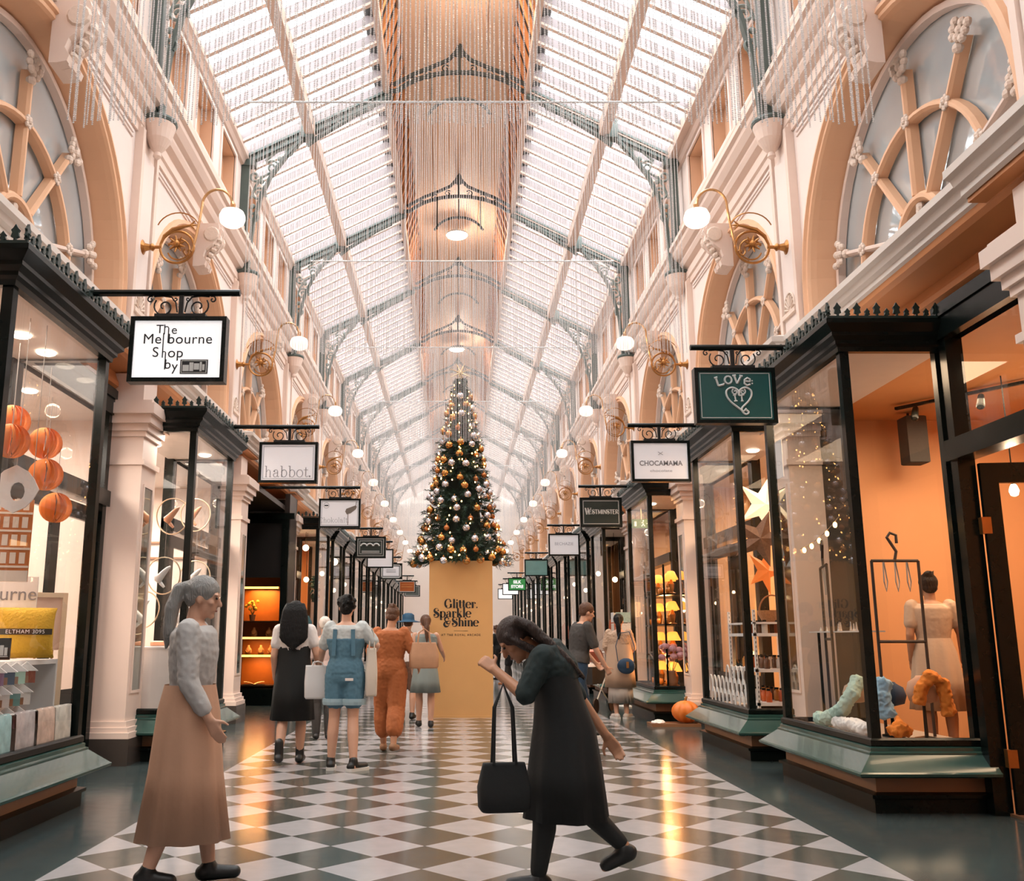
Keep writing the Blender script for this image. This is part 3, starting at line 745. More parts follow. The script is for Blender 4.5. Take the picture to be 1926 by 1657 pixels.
def glyph(ch, T, t):
    """-> (advance, list of (points, widths), list of (dot centre, radius))"""
    S, D = [], []
    def ln(a, b, w, w2=None): S.append(([a, b], [w, w2 or w]))
    def stem(x, z0, z1): ln((x, z0), (x, z1), T)
    def serif(x, z, l=.07, r=.07): ln((x - l, z), (x + r, z), t)
    def el(*a): S.append(_ell(*a, T, t))
    def cv(p, w): S.append(_smooth(p, w))
    if ch == ' ': return .26, S, D
    if ch == '.': D.append(((.08, .05), .06)); return .18, S, D
    if ch == '-': ln((.02, .25), (.25, .25), t * 2); return .3, S, D
    if ch == 'l': stem(.12, 0, .76); serif(.12, 0.01); ln((.03, .745), (.12, .745), t); return .25, S, D
    if ch == 'i': stem(.12, 0, .5); serif(.12, 0.01); ln((.03, .49), (.12, .49), t); D.append(((.12, .66), .065)); return .25, S, D
    if ch == 't': stem(.13, .1, .66); ln((.0, .49), (.28, .49), t); cv([(.13, .1), (.17, .02), (.24, .02), (.29, .09)], [T, T * .6, t, t]); return .3, S, D
    if ch == 'e': el(.24, .25, .19, .25, 5, 320); ln((.06, .27), (.42, .27), t); return .47, S, D
    if ch == 'o': el(.25, .25, .2, .25, 0, 360); return .5, S, D
    if ch == 'c': el(.24, .25, .19, .25, 40, 320); D.append(((.38, .37), .05)); return .45, S, D
    if ch == 'r': stem(.13, 0, .5); serif(.13, .01); ln((.03, .49), (.13, .49), t); cv([(.15, .33), (.2, .44), (.28, .49), (.34, .46)], [t, t, t, t]); D.append(((.34, .41), .06)); return .41, S, D
    if ch == 'n': stem(.13, 0, .5); serif(.13, .01); ln((.03, .49), (.13, .49), t); cv([(.15, .34), (.22, .46), (.31, .49), (.38, .42), (.4, .3)], [t, t, T * .4, T * .8, T]); stem(.4, 0, .31); serif(.4, .01); return .52, S, D
    if ch == 'h': stem(.13, 0, .76); serif(.13, .01); ln((.03, .745), (.13, .745), t); cv([(.15, .34), (.22, .46), (.31, .49), (.38, .42), (.4, .3)], [t, t, T * .4, T * .8, T]); stem(.4, 0, .31); serif(.4, .01); return .52, S, D
    if ch == 'b': stem(.12, 0, .76); ln((.02, .745), (.12, .745), t); el(.27, .25, .18, .25, -165, 165); return .52, S, D
    if ch == 'p': stem(.12, -.22, .5); serif(.12, -.21); ln((.02, .49), (.12, .49), t); el(.28, .25, .18, .25, -165, 165); return .53, S, D
    if ch == 'a': stem(.36, .06, .38); cv([(.36, .36), (.33, .47), (.22, .5), (.12, .44)], [T, T * .5, t, t]); D.append(((.13, .39), .055)); cv([(.36, .29), (.22, .27), (.1, .2), (.1, .08), (.2, .0), (.36, .1)], [t, t, T * .8, T, t, t]); cv([(.36, .08), (.4, .01), (.47, .05)], [T, t, t]); return .5, S, D
    if ch == 'k': stem(.12, 0, .76); serif(.12, .01); ln((.02, .745), (.12, .745), t); ln((.15, .2), (.38, .48), t); serif(.38, .49, .08, .06); ln((.22, .3), (.42, .01), T); serif(.42, .01, .08, .07); return .52, S, D
    if ch == 'f': stem(.13, 0, .58); serif(.13, .01); ln((.02, .49), (.27, .49), t); cv([(.13, .56), (.17, .72), (.26, .75), (.31, .7)], [T, T * .5, t, t]); return .3, S, D
    if ch == 'S': cv([(.44, .52), (.42, .68), (.28, .75), (.14, .68), (.1, .56), (.16, .45), (.3, .36), (.42, .26), (.44, .14), (.34, .01), (.18, -.01), (.07, .08), (.07, .22)], [t, t, t, T * .6, T, T * 1.25, T * 1.5, T * 1.25, T, T * .5, t, t, t]); D.append(((.11, .2), .09)); D.append(((.42, .56), .06)); return .54, S, D
    if ch == 'G': el(.33, .37, .27, .38, 45, 330); D.append(((.52, .56), .07)); ln((.55, .04), (.55, .33), T); ln((.44, .33), (.66, .33), t); D.append(((.2, .16), .06)); return .7, S, D
    if ch == 'C': el(.33, .36, .27, .37, 40, 320); ln((.53, .5), (.53, .7), t); return .62, S, D
    if ch == '&': cv([(.6, .42), (.45, .45), (.3, .4), (.25, .28), (.35, .2), (.5, .25), (.58, .4)], [t, t, T * .6, T, T * .6, t, t]); cv([(.25, .4), (.1, .5), (.12, .68), (.28, .74), (.4, .65)], [t, T * .7, T, T * .5, t]); cv([(.28, .42), (.1, .33), (.04, .15), (.14, 0), (.34, .0), (.46, .14), (.5, .3)], [t, T * .7, T * 1.2, T, T * .5, t, t]); D.append(((.4, .62), .06)); return .66, S, D
    # capitals, serifed
    if ch == 'W': ln((.06, .72), (.22, 0), T); ln((.22, 0), (.38, .72), t); ln((.34, .72), (.5, 0), T); ln((.5, 0), (.66, .72), t); serif(.06, .71); serif(.36, .71); serif(.66, .71); return .72, S, D
    if ch == 'E': stem(.12, 0, .72); ln((.05, .71), (.42, .71), t * 1.5); ln((.12, .37), (.34, .37), t * 1.5); ln((.05, .01), (.44, .01), t * 1.5); return .5, S, D
    if ch == 'T': stem(.26, 0, .72); ln((.02, .71), (.5, .71), t * 1.5); serif(.26, .01); return .52, S, D
    if ch == 'M': ln((.1, 0), (.12, .72), t * 1.4); ln((.12, .72), (.34, .05), T); ln((.34, .05), (.56, .72), t); stem(.58, 0, .72); serif(.1, .01); serif(.58, .01); return .7, S, D
    if ch == 'I': stem(.14, 0, .72); serif(.14, .01); serif(.14, .71); return .28, S, D
    if ch == 'N': ln((.1, 0), (.1, .72), t * 1.4); ln((.1, .72), (.5, 0), T); ln((.5, 0), (.5, .72), t * 1.4); serif(.1, .01); serif(.5, .71); return .6, S, D
    if ch == 'R': stem(.12, 0, .72); serif(.12, .01); cv([(.12, .71), (.34, .7), (.43, .55), (.34, .38), (.12, .36)], [t, t, T, t, t]); ln((.26, .36), (.48, .01), T); return .54, S, D
    return .3, S, D
def strokes_mb(mb, S, D, ox, oz, sc, y0, y1):
    for pts, ws in S:
        rings = []
        for i, p in enumerate(pts):
            a, b = pts[max(i - 1, 0)], pts[min(i + 1, len(pts) - 1)]
            d = Vector((b[0] - a[0], b[1] - a[1]))
            d = d.normalized() if d.length > 1e-6 else Vector((1, 0))
            n = Vector((-d.y, d.x)) * ws[i] / 2
            l, r = (ox + (p[0] + n.x) * sc, oz + (p[1] + n.y) * sc), (ox + (p[0] - n.x) * sc, oz + (p[1] - n.y) * sc)
            rings.append([(l[0], y0, l[1]), (r[0], y0, r[1]), (r[0], y1, r[1]), (l[0], y1, l[1])])
        mb.loft(rings)
    for c, r in D:
        mb.prism(arc(c[0], c[1], r, 0, 342, 19), lambda u, v, w: (ox + u * sc, w, oz + v * sc), y0, y1)
def serif_text(txt, sc, T=.1, t=.028, align='c', spacing=.02, y=0, depth=.004, x=0, z=0, mb=None):
    mb = mb or MB(); g = [glyph(c, T, t) for c in txt]
    w = sum(q[0] + spacing for q in g) * sc
    ox = x - (w / 2 if align == 'c' else 0)
    for a, S, D in g:
        strokes_mb(mb, S, D, ox, z, sc, y - depth, y); ox += (a + spacing) * sc
    return mb
def sans_text(txt, size, m, parent, loc, name='lettering', bold=0.0, xs=1.0, spacing=1.0, rz=0.0):
    cu = bpy.data.curves.new(name, 'FONT'); cu.body = txt; cu.size = size; cu.align_x = 'CENTER'; cu.align_y = 'CENTER'
    cu.extrude = .002; cu.offset = bold; cu.space_character = spacing; cu.materials.append(m)
    o = bpy.data.objects.new(name, cu); COL.objects.link(o)
    dg = bpy.context.evaluated_depsgraph_get()
    me = bpy.data.meshes.new_from_object(o.evaluated_get(dg)); bpy.data.objects.remove(o); bpy.data.curves.remove(cu)
    o = bpy.data.objects.new(name, me); COL.objects.link(o); o.parent = parent
    if not me.materials: me.materials.append(m)
    o.location = loc; o.rotation_euler = (PI / 2, 0, rz); o.scale = (xs, 1, 1)
    return o

# ================================================================ hanging shop signs
M_SIGNW = mat('lit_white_sign_face', '#f4f3f4', .35, var=.02, emit='#ffffff', estr=.45)
M_SIGNP = mat('white_sign_face', '#e9e6ea', .3, var=.02, emit='#ffffff', estr=.12)
M_INK = mat('black_ink', '#191b1c', .5)
M_GREY = mat('grey_ink', '#8d8b90', .5)
M_SILV = mat('silver_sign_line', '#cfd2d0', .4)
M_TEAL = mat('dark_teal_sign_face', '#1f5250', .3, var=.08, scale=3)
M_DARKF = mat('black_sign_face', '#23302c', .3, var=.1)
def make_sign(side, y, xin, xc, face, label, w=.75, h=.53, xo=3.05):
    t = thing('shop_sign', label, 'sign', (xc, y, 0), 0)
    d = lambda x: x - xc
    mb = MB(); mb.tube([(d(side * xo), 0, 3.98), (d(xin), 0, 3.98)], .027, 10); mb.build('bar', M_BLACK, t)
    mb = MB(); mb.box(-.018, .018, -.012, .012, 3.8, 3.96); mb.box(-.2, .2, -.03, .03, 3.77, 3.8)
    for s in (-1, 1):
        mb.tube([(s * x, 0, z) for x, z in spiral(.135, 3.865, .016, .085, -60, 400, 22)], .0065, 6)
        mb.tube([(s * x, 0, z) for x, z in spiral(.245, 3.925, .006, .03, 90, 480, 14)], .006, 6)
        mb.tube([(s * x, 0, z) for x, z in [(.03, 3.82), (.045, 3.9), (.08, 3.945), (.15, 3.955), (.22, 3.95)]], .0065, 6)
        mb.tube([(s * x, 0, z) for x, z in spiral(.05, 3.93, .004, .02, 0, 360, 10)], .005, 5)
    mb.build('scroll_bracket', mat('wrought_iron', '#20201f', .4, .3), t)
    z0, z1 = 3.77 - h, 3.77; f = .034
    mb = MB()
    for (a, b, c, e) in ((-w / 2, w / 2, z1 - f, z1), (-w / 2, w / 2, z0, z0 + f), (-w / 2, -w / 2 + f, z0 + f, z1 - f), (w / 2 - f, w / 2, z0 + f, z1 - f)): mb.box(a, b, -.05, .05, c, e)
    mb.build('frame', M_BLACK, t)
    mb = MB(); mb.box(-w / 2 + f - .002, w / 2 - f + .002, -.036, .036, z0 + f - .002, z1 - f + .002); mb.build('face', face, t)
    return t
def border_line(t, m, w, h, ins, th=.006, zc=3.505, name='border_line'):
    mb = MB(); a, b = w / 2 - ins, h / 2 - ins
    for (x0, x1, z0, z1) in ((-a, a, b - th, b), (-a, a, -b, -b + th), (-a, -a + th, -b, b), (a - th, a, -b, b)): mb.box(x0, x1, -.04, -.035, zc + z0, zc + z1)
    return mb.build(name, m, t)
ZC = 3.505
# left row
t = make_sign(-1, 6.93, -1.81, -2.27, M_SIGNW, 'illuminated white sign reading The Melbourne Shop by')
YF = -.0365
for txt, x, z, sz in (('T', -.145, .16, .1), ('e', -.032, .155, .1), ('Me', -.2, .08, .115), ('bourne', .095, .08, .115), ('S', -.168, -.028, .115), ('op', -.012, -.032, .115), ('b', -.068, -.125, .11), ('y', -.012, -.14, .11)):
    sans_text(txt, sz, M_INK, t, (x, YF, ZC + z), spacing=1.05)
mb = MB()
for x, za, zb in ((-.108, .12, .2), (-.076, .05, .17), (-.113, -.07, .13), (-.089, -.165, -.03)): mb.box(x - .004, x + .004, -.04, YF, ZC + za, ZC + zb)
for x, z, r in ((-.092, .168, .016), (-.101, -.032, .012)): mb.tube([(q, -.038, w + ZC) for q, w in arc(x, z, r, 180, 0, 8)], .004, 5)
mb.build('long_strokes', M_INK, t)
mb = MB(); mb.box(.03, .245, -.04, YF, ZC - .2, ZC - .085); mb.m = 1
mb.box(.038, .237, -.042, YF, ZC - .193, ZC - .092); mb.m = 0
mb.box(.045, .23, -.044, YF, ZC - .187, ZC - .098); mb.m = 1
for (a, b, c_, e) in ((.052, .1, -.18, -.13), (.104, .135, -.18, -.11), (.139, .18, -.168, -.118), (.184, .2, -.18, -.106), (.204, .222, -.172, -.125)): mb.box(a, b, -.046, YF, ZC + c_, ZC + e)
mb.build('logo', [M_INK, M_SILV], t)

t = make_sign(-1, 11.66, -1.87, -2.25, M_SIGNP, 'white sign with thin border reading habbot')
border_line(t, M_GREY, .75, .53, .055, .004)
serif_text('habbot.', .19, .05, .03, y=YF, z=ZC - .19, mb=None).build('lettering', M_GREY, t)

t = make_sign(-1, 16.57, -1.84, -2.2, M_SIGNP, 'white sign with dripping chocolate picture reading Chokolait', xo=3.98)
border_line(t, M_INK, .75, .53, .05, .004)
serif_text('Chokolait.', .125, .04, .026, y=YF, z=ZC - .17, x=-.1).build('lettering', M_GREY, t)
mb = MB(); mb.prism([(.1, .03), (.13, -.02), (.2, -.0), (.29, .07), (.31, .12), (.28, .14), (.2, .11), (.12, .08)], lambda u, v, w: (u, w, ZC + v), -.042, YF)
mb.box(.145, .157, -.042, YF, ZC - .21, ZC - .01); mb.tube([(.29, -.039, ZC + .12), (.3, -.039, ZC + .21)], .006, 5); mb.build('chocolate_picture', mat('chocolate_print', '#7b7168', .4), t)
mb = MB(); mb.tube([(x, -.039, ZC + z) for x, z in arc(-.24, .14, .05, 0, 360, 18)], .002, 4); mb.box(-.275, -.205, -.042, YF, ZC + .13, ZC + .15); mb.build('round_logo', M_INK, t)

t = make_sign(-1, 22.95, -1.92, -2.22, M_DARKF, 'black sign with pale double border and scenic emblem')
border_line(t, M_SILV, .75, .53, .05, .012); border_line(t, M_SILV, .75, .53, .1, .01, name='inner_border_line')
mb = MB()
for x in (-.17, -.02, .14): mb.tube([(a, -.039, ZC + b) for a, b in arc(x, .02, .075, 170, 10, 10, .07)], .02, 6)
for z in (-.1, -.13): mb.box(-.22, .22, -.042, YF, ZC + z, ZC + z + .014)
mb.build('emblem', M_SILV, t)
t = make_sign(-1, 26.2, -1.9, -2.25, M_SIGNP, 'plain white sign half hidden behind the emblem sign')
t = make_sign(-1, 31.3, -1.95, -2.29, M_SIGNP, 'white sign in a wide silver frame'); border_line(t, M_SILV, .75, .53, .03, .05); border_line(t, M_INK, .75, .53, .085, .02, name='inner_border_line')
for z in (-.04, 0, .05): 
    mb = MB(); mb.box(-.16, .16, -.042, YF, ZC + z, ZC + z + .012); mb.build('lettering', M_GREY, t)
t = make_sign(-1, 40.8, -1.95, -2.25, mat('orange_sign_face', '#b35a22', .4, var=.1), 'orange sign in a pale frame, far down the left row'); border_line(t, M_SILV, .75, .53, .03, .03)
mb = MB(); mb.box(-.25, .25, -.042, YF, ZC - .02, ZC + .0); mb.box(-.25, .25, -.042, YF, ZC + .08, ZC + .095); mb.build('lettering', mat('sign_gold', '#d99a55', .4), t)
t = make_sign(-1, 44.6, -1.95, -2.2, mat('slate_sign_face', '#5c625e', .4, var=.2, scale=8), 'dark grey sign just below the orange sign'); border_line(t, M_SILV, .75, .53, .04, .02)
# right row
t = make_sign(1, 8.33, 2.1, 2.49, M_TEAL, 'dark teal sign with silver heart reading Love It')
border_line(t, M_SILV, .75, .53, .05, .006)
mb = MB()
def lt(c, x, z, sc, rot):
    c_, s_ = math.cos(R(rot)), math.sin(R(rot))
    for pts in c: mb.tube([(x + sc * (p[0] * c_ - p[1] * s_), -.039, ZC + z + sc * (p[0] * s_ + p[1] * c_)) for p in pts], [sc * .1] * len(pts), 5)
Lg = [[(0, .8), (.05, 0)], [(.05, 0), (.55, .02), (.6, .15)], [(-.15, .8), (.15, .82)]]; Og = [[(p[0] * .32 + .32, p[1] * .36 + .36) for p in arc(0, 0, 1, 0, 360, 14)]]
Vg = [[(-.05, .75), (.25, 0)], [(.25, 0), (.6, .75)], [(-.2, .72), (.12, .78)], [(.45, .76), (.75, .74)]]; Eg = [[(.0, .36), (.55, .42), (.5, .65), (.25, .72), (.02, .5), (.05, .15), (.3, .0), (.6, .15)]]
lt(Lg, -.16, .09, .1, 12); lt(Og, -.09, .11, .1, 5); lt(Vg, -.005, .115, .1, -3); lt(Eg, .08, .1, .1, -10)
mb.ell((.16, -.039, ZC + .14), (.008, .004, .008), 6, 4); mb.ell((.16, -.039, ZC + .115), (.008, .004, .008), 6, 4)
heart = [(-.01, -.0), (.0, .05), (.05, .075), (.1, .05), (.105, -.0), (.07, -.06), (.01, -.12), (.02, -.165), (.05, -.18), (.07, -.16), (.05, -.14)]
hl = [(-.01, -.0), (-.02, .05), (-.07, .075), (-.12, .05), (-.125, -.0), (-.09, -.06), (-.02, -.12), (.02, -.15), (.05, -.125)]
for h_ in (heart, hl):
    p, w = _smooth(h_, [.01] * len(h_), 4); mb.tube([(x + .04, -.039, ZC + z) for x, z in p], .0095, 6)
for sx in (-1, 1): mb.tube([(x + .03, -.039, ZC + z) for x, z in [(sx * q[0], q[1]) for q in spiral(.035, .035, .005, .03, 0, 420, 14)]], .0075, 5)
lt([[(.0, .75), (.1, 0)], [(-.2, .75), (.2, .8)], [(-.1, .0), (.3, .02)]], -.01, -.055, .075, 0); lt([[(.3, .75), (.35, 0)], [(0, .7), (.65, .8)], [(.2, .0), (.5, .02)]], .03, -.055, .075, 0)
mb.build('heart_lettering', M_SILV, t)
t = make_sign(1, 11.57, 2.1, 2.5, M_SIGNP, 'white sign reading Chocamama with a small cross above')
sans_text('CHOCAMAMA', .088, M_GREY, t, (0, YF, ZC - .03), bold=.002, xs=.95)
sans_text('Chocolates for the connoisseur'[:0] or 'chocolate', .045, mat('pale_grey_ink', '#b5b3b7', .5), t, (0, YF, ZC - .125), xs=1.6, name='small_lettering')
mb = MB(); mb.beam((-.03, -.039, ZC + .08), (.03, -.039, ZC + .12), .003, .005); mb.beam((.03, -.039, ZC + .08), (-.03, -.039, ZC + .12), .003, .005); mb.build('cross_mark', M_GREY, t)
t = make_sign(1, 16.44, 2.1, 2.49, M_DARKF, 'black sign with silver border reading Westminster')
border_line(t, M_SILV, .75, .53, .055, .009)
mb = serif_text('W', .16, .16, .07, y=YF, z=ZC - .04, x=-.23, align='c'); serif_text('ESTMINSTER', .108, .15, .06, y=YF, z=ZC - .03, x=.045, mb=mb, spacing=-.04); mb.build('lettering', M_SILV, t)
t = make_sign(1, 22.3, 2.1, 2.5, M_SIGNP, 'white sign with faint grey lettering beyond the black sign', xo=3.98)
sans_text('BECHAZIE', .1, mat('faint_ink', '#b4b2bb', .5), t, (0, YF, ZC + .02))
t = make_sign(1, 29.7, 2.1, 2.46, mat('pale_teal_sign_face', '#7fa8a2', .3, var=.15, scale=5), 'pale teal sign above the right row of shops')
t = make_sign(1, 39.0, 2.05, 2.45, mat('green_sign_face', '#3f9a52', .4, var=.06, emit='#3f9a52', estr=.15), 'green sign reading Silk Store')
sans_text('SILK', .17, M_SIGNW, t, (0, YF, ZC + .09), bold=.008); sans_text('STORE', .17, M_SIGNW, t, (0, YF, ZC - .1), bold=.008)
t = make_sign(1, 42.9, 2.05, 2.4, M_SIGNW, 'blank white sign just behind the green sign')
t = make_sign(1, 47.6, 2.05, 2.4, M_SIGNW, 'blank white sign, farthest down the right row')

# ================================================================ shopfronts: projecting bay windows, doors and lit interiors
M_WOODF = mat('shop_floor_boards', '#7b5a42', .35, var=.15, scale=3, stretch=(1, 12, 1))
def finials(mb, path, z):
    """row of palmette cresting along a 2D path"""
    for i in range(len(path) - 1):
        a, b = Vector(path[i]), Vector(path[i + 1]); d = b - a; L = d.length; d.normalize(); n = int(L / .078)
        for k in range(n + 1):
            p = a + d * (L * k / n); tall = k % 2 == 0; h = .135 if tall else .085; w = .03 if tall else .022
            o = [(-w * .35, 0), (w * .35, 0), (w * .25, h * .25), (w * .95, h * .32), (w * .7, h * .55), (w * 1.0, h * .68), (w * .5, h * .8), (0, h), (-w * .5, h * .8), (-w * 1.0, h * .68), (-w * .7, h * .55), (-w * .95, h * .32), (-w * .25, h * .25)]
            nn = Vector((-d.y, d.x))
            mb.prism(o, lambda u, v, q: (p.x + d.x * u + nn.x * q, p.y + d.y * u + nn.y * q, z + v), -.009, .009)
        mb.beam((a.x, a.y, z + .008), (b.x, b.y, z + .008), .02, .02)
def shopfront(s, y0, y1, label, group=None, detail=True, xback=3.97):
    """projecting bay window from y0 to y1"""
    t = thing('shopfront', label, 'shopfront', (s * XG, (y0 + y1) / 2, 0), 0, group)
    cx, cyy = s * XG, (y0 + y1) / 2
    L = lambda x, y: (s * x - cx, y - cyy)
    path = [L(xback, y0), L(XG, y0), L(XG, y1), L(xback, y1)]
    if s > 0: path = path                     # travel towards +Y on the aisle side puts the aisle on the left
    else: path = path[::-1]
    # outward is to the left of travel: right side travels +Y with the aisle at -X (left); left side travels -Y
    mb = MB(); mb.sweep(path, [(-.02, 0), (.03, 0), (.03, .1), (.055, .11), (.055, .135), (0, .15)]); mb.build('plinth', M_BLACK, t)
    mb = MB(); mb.sweep(path, [(.0, .14), (.0, .29)]); mb.build('kick_panel', M_KICK, t)
    mb = MB(); mb.sweep(path, [(0, .27), (.17, .275), (.19, .285), (.195, .305), (.18, .315), (.05, .425), (.05, .44), (.03, .45), (.03, .475), (0.0, .49)]); mb.build('sill', M_GREEN, t)
    mb = MB(); mb.sweep(path, [(.0, .48), (.02, .49), (.02, .53), (0, .545), (-.03, .545)]); mb.build('bottom_rail', M_BLACK, t)
    mb = MB(); mb.sweep(path, [(-.04, 3.64), (.02, 3.64), (.025, 3.68), (.05, 3.7), (.05, 3.73), (.09, 3.76), (.09, 3.79), (.13, 3.83), (.15, 3.85), (.15, 3.885), (0, 3.9)]); mb.build('fascia', M_BLACK, t)
    mb = MB(); a, b = L(XG - .02, y0 - .02), L(xback, y1 + .02); mb.box(a[0], b[0], a[1], b[1], 3.66, 3.9); mb.build('canopy', mat('canopy_board', '#d9cfc6', .5), t)
    mb = MB(); a, b = L(XG + .03, y0 + .03), L(xback, y1 - .03); mb.box(a[0], b[0], a[1], b[1], .1, .5); mb.build('display_floor', mat('display_floor', '#a89686', .5, var=.1), t)
    for (x, y, w) in ((XG + .035, y0 + .035, .075), (XG + .035, y1 - .035, .075), (xback - .04, y0 + .035, .08), (xback - .04, y1 - .035, .08)):
        mb = MB(); p = L(x, y); mb.box(p[0] - w / 2, p[0] + w / 2, p[1] - .036, p[1] + .036, .5, 3.68); mb.build('post', M_BLACK, t)
    for q in range(3):
        (xa, ya), (xb, yb) = path[q], path[q + 1]
        d = (Vector((xb, yb)) - Vector((xa, ya))).normalized() * .05
        mb = MB(); mb.add([(xa + d.x, ya + d.y, .53), (xb - d.x, yb - d.y, .53), (xb - d.x, yb - d.y, 3.67), (xa + d.x, ya + d.y, 3.67)], [(0, 1, 2, 3)])
        # set the pane back from the post faces
        off = Vector((d.y, -d.x)).normalized() * .03; mb.v = [(x + off.x, y + off.y, z) for x, y, z in mb.v]
        mb.build('glass_pane', M_GLASS, t, recalc=False)
    mb = MB(); o = .125; e = s * o
    crest = [L(xback - .1, y0 - o), L(XG - o, y0 - o), L(XG - o, y1 + o), L(xback - .1, y1 + o)]
    finials(mb, crest, 3.895); mb.build('cresting', mat('cresting_green_black', '#1c2e2a', .4), t)
    return t
DOORN = [0]
def door(s, y0, y1, leaf='shut', x=3.97, leaf_m=None):
    DOORN[0] += 1
    X = lambda q: s * q
    mb = MB()
    for (a, b) in ((y0, y0 + .1), (y1 - .1, y1)): mb.box(X(x - .06), X(x + .08), a, b, 0, 4.0)
    mb.box(X(x - .08), X(x + .08), y0, y1, 3.72, 4.02); mb.box(X(x - .1), X(x), y0, y1, 3.9, 4.0); mb.box(X(x - .1), X(x + .08), y0, y1, 2.7, 2.87)
    root = struct(mb.build('door_%d' % DOORN[0], M_BLACK))
    mb = MB(); mb.add([(X(x), y0 + .1, 2.87), (X(x), y1 - .1, 2.87), (X(x), y1 - .1, 3.72), (X(x), y0 + .1, 3.72)], [(0, 1, 2, 3)]); mb.build('transom_glass', M_GLASS, root, recalc=False)
    if leaf == 'none': return root
    def leafm(w):
        lf = MB(); lf.box(0, .045, 0, .13, .02, 2.66); lf.box(0, .045, w - .13, w, .02, 2.66); lf.box(0, .045, .13, w - .13, 2.5, 2.66); lf.box(0, .045, .13, w - .13, .02, .75); lf.box(.01, .035, .13, w - .13, .7, .8)
        o = lf.build('door_leaf', M_BLACK, root)
        g = MB(); g.add([(.022, .13, .75), (.022, w - .13, .75), (.022, w - .13, 2.5), (.022, .13, 2.5)], [(0, 1, 2, 3)]); g.build('glass', M_GLASS, o, recalc=False)
        h = MB(); h.tube([(-.03, w - .07, .95), (-.05, w - .07, 1.0), (-.05, w - .07, 1.3), (-.03, w - .07, 1.35)], .012, 8); h.build('handle', M_BRASS, o)
        for z in (.35, 2.1):
            b = MB(); b.box(-.012, .05, -.03, .04, z, z + .13); b.build('hinge', M_BRASS, o)
        return o
    W = y1 - y0 - .2
    if leaf == 'shut':
        for k in (0, 1):
            o = leafm(W / 2); o.location = (X(x), y0 + .1 if k == 0 else y1 - .1, 0)
            if k: o.rotation_euler = (0, 0, PI)
            if (s > 0) != (k == 0): pass
    else:                                                # one leaf swung into the shop
        o = leafm(.85); o.location = (X(x + .08), y1 - .12, 0); o.rotation_euler = (0, 0, leaf)
    return root
def room(s, y0, y1, wallm, ceilm, floorm=None, xb=7.4, x0=3.97, h=3.72):
    mb = MB(); q = lambda x: s * x
    mb.m = 0; mb.box(q(xb), q(xb + .06), y0, y1, 0, h); mb.box(q(x0 + .05), q(xb), y0, y0 + .05, 0, h); mb.box(q(x0 + .05), q(xb), y1 - .05, y1, 0, h)
    mb.m = 1; mb.box(q(x0 - .0), q(xb), y0, y1, h, h + .1)
    mb.m = 2; mb.box(q(x0 + .05), q(xb), y0, y1, .0, .02)
    o = mb.build('wall_shop_%d' % (100 + int(y0 * 2) + (50 if s > 0 else 0)), [wallm, ceilm, floorm or M_WOODF]); o['kind'] = 'structure'
    return o
M_RW = {'orange': mat('shop_orange_wall', '#dba070', .6, var=.06, scale=2), 'pink': mat('shop_pink_white_wall', '#ead6c9', .6, var=.04), 'grey': mat('shop_grey_wall', '#d8c6ba', .6, var=.05), 'warm': mat('shop_warm_wall', '#d9a877', .6, var=.08), 'dark': mat('shop_dark_wall', '#5a3b26', .6, var=.15), 'white': mat('shop_white_wall', '#eadfd6', .6)}
M_CEW = mat('shop_white_ceiling', '#eee6e0', .6); M_CEO = mat('shop_warm_ceiling', '#d39a66', .6); M_CED = mat('shop_dark_ceiling', '#6b4c38', .6)
WARM, HOT, NEUT = (1.0, .70, .44), (1.0, .5, .18), (1.0, .86, .74)
def shop_light(s, y, power, color, x=5.2, z=3.6, size=1.6):
    lamp('shop_ceiling_light', 'AREA', (s * x, y, z), power, color, size, (0, 0, 0), 2.6)
# (side, bay index from P = 5.5): wall, ceiling, light colour, power
spec = {(-1, 0): ('pink', M_CEW, NEUT, 190), (-1, 1): ('grey', M_CEW, NEUT, 240), (1, 0): ('orange', M_CEO, WARM, 105), (1, 1): ('warm', M_CEW, WARM, 150), (1, 2): ('warm', M_CED, WARM, 120), (-1, 3): ('orange', M_CEO, HOT, 90), (1, 3): ('dark', M_CED, HOT, 60)}
rr_ = random.Random(5)
for s in (-1, 1):
    for j in range(-1, 10):
        P = 5.5 + BAY * j
        if (s, j) == (-1, 2): continue
        w, ce, col, pw = spec.get((s, j), (rr_.choice(['warm', 'orange', 'pink', 'warm', 'dark']), rr_.choice([M_CEO, M_CEW, M_CED]), rr_.choice([WARM, HOT, NEUT]), rr_.choice([45, 60, 70])))
        room(s, P + .05, P + BAY - .05, M_RW[w], ce)
        if j >= 0: shop_light(s, P + BAY / 2, pw, col)
SF = 'dark green and black timber bay window'
def infill(s, y0, y1, m, name='wall_infill'):
    mb = MB(); mb.box(s * 3.95, s * 4.02, y0, y1, 0, 4.22); o = mb.build(name, m); o['kind'] = 'structure'; return o
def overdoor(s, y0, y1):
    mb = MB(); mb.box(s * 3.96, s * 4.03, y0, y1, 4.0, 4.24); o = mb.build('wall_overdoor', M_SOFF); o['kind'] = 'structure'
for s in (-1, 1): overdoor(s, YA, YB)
NOTE = {(-1, 0): 'of the souvenir shop under the Melbourne sign', (-1, 1): 'of the shoe shop under the habbot sign', (1, 0): 'full of scarves and jewellery under the heart sign', (1, 1): 'with white chocolate shelves under the Chocamama sign', (1, 2): 'glowing with lamps beside the orange pumpkin'}
shopfront(-1, 5.92, 7.68, SF + ' ' + NOTE[(-1, 0)]); door(-1, 7.74, 9.98)
shopfront(-1, 10.42, 12.25, SF + ' ' + NOTE[(-1, 1)]); door(-1, 12.3, 14.8)
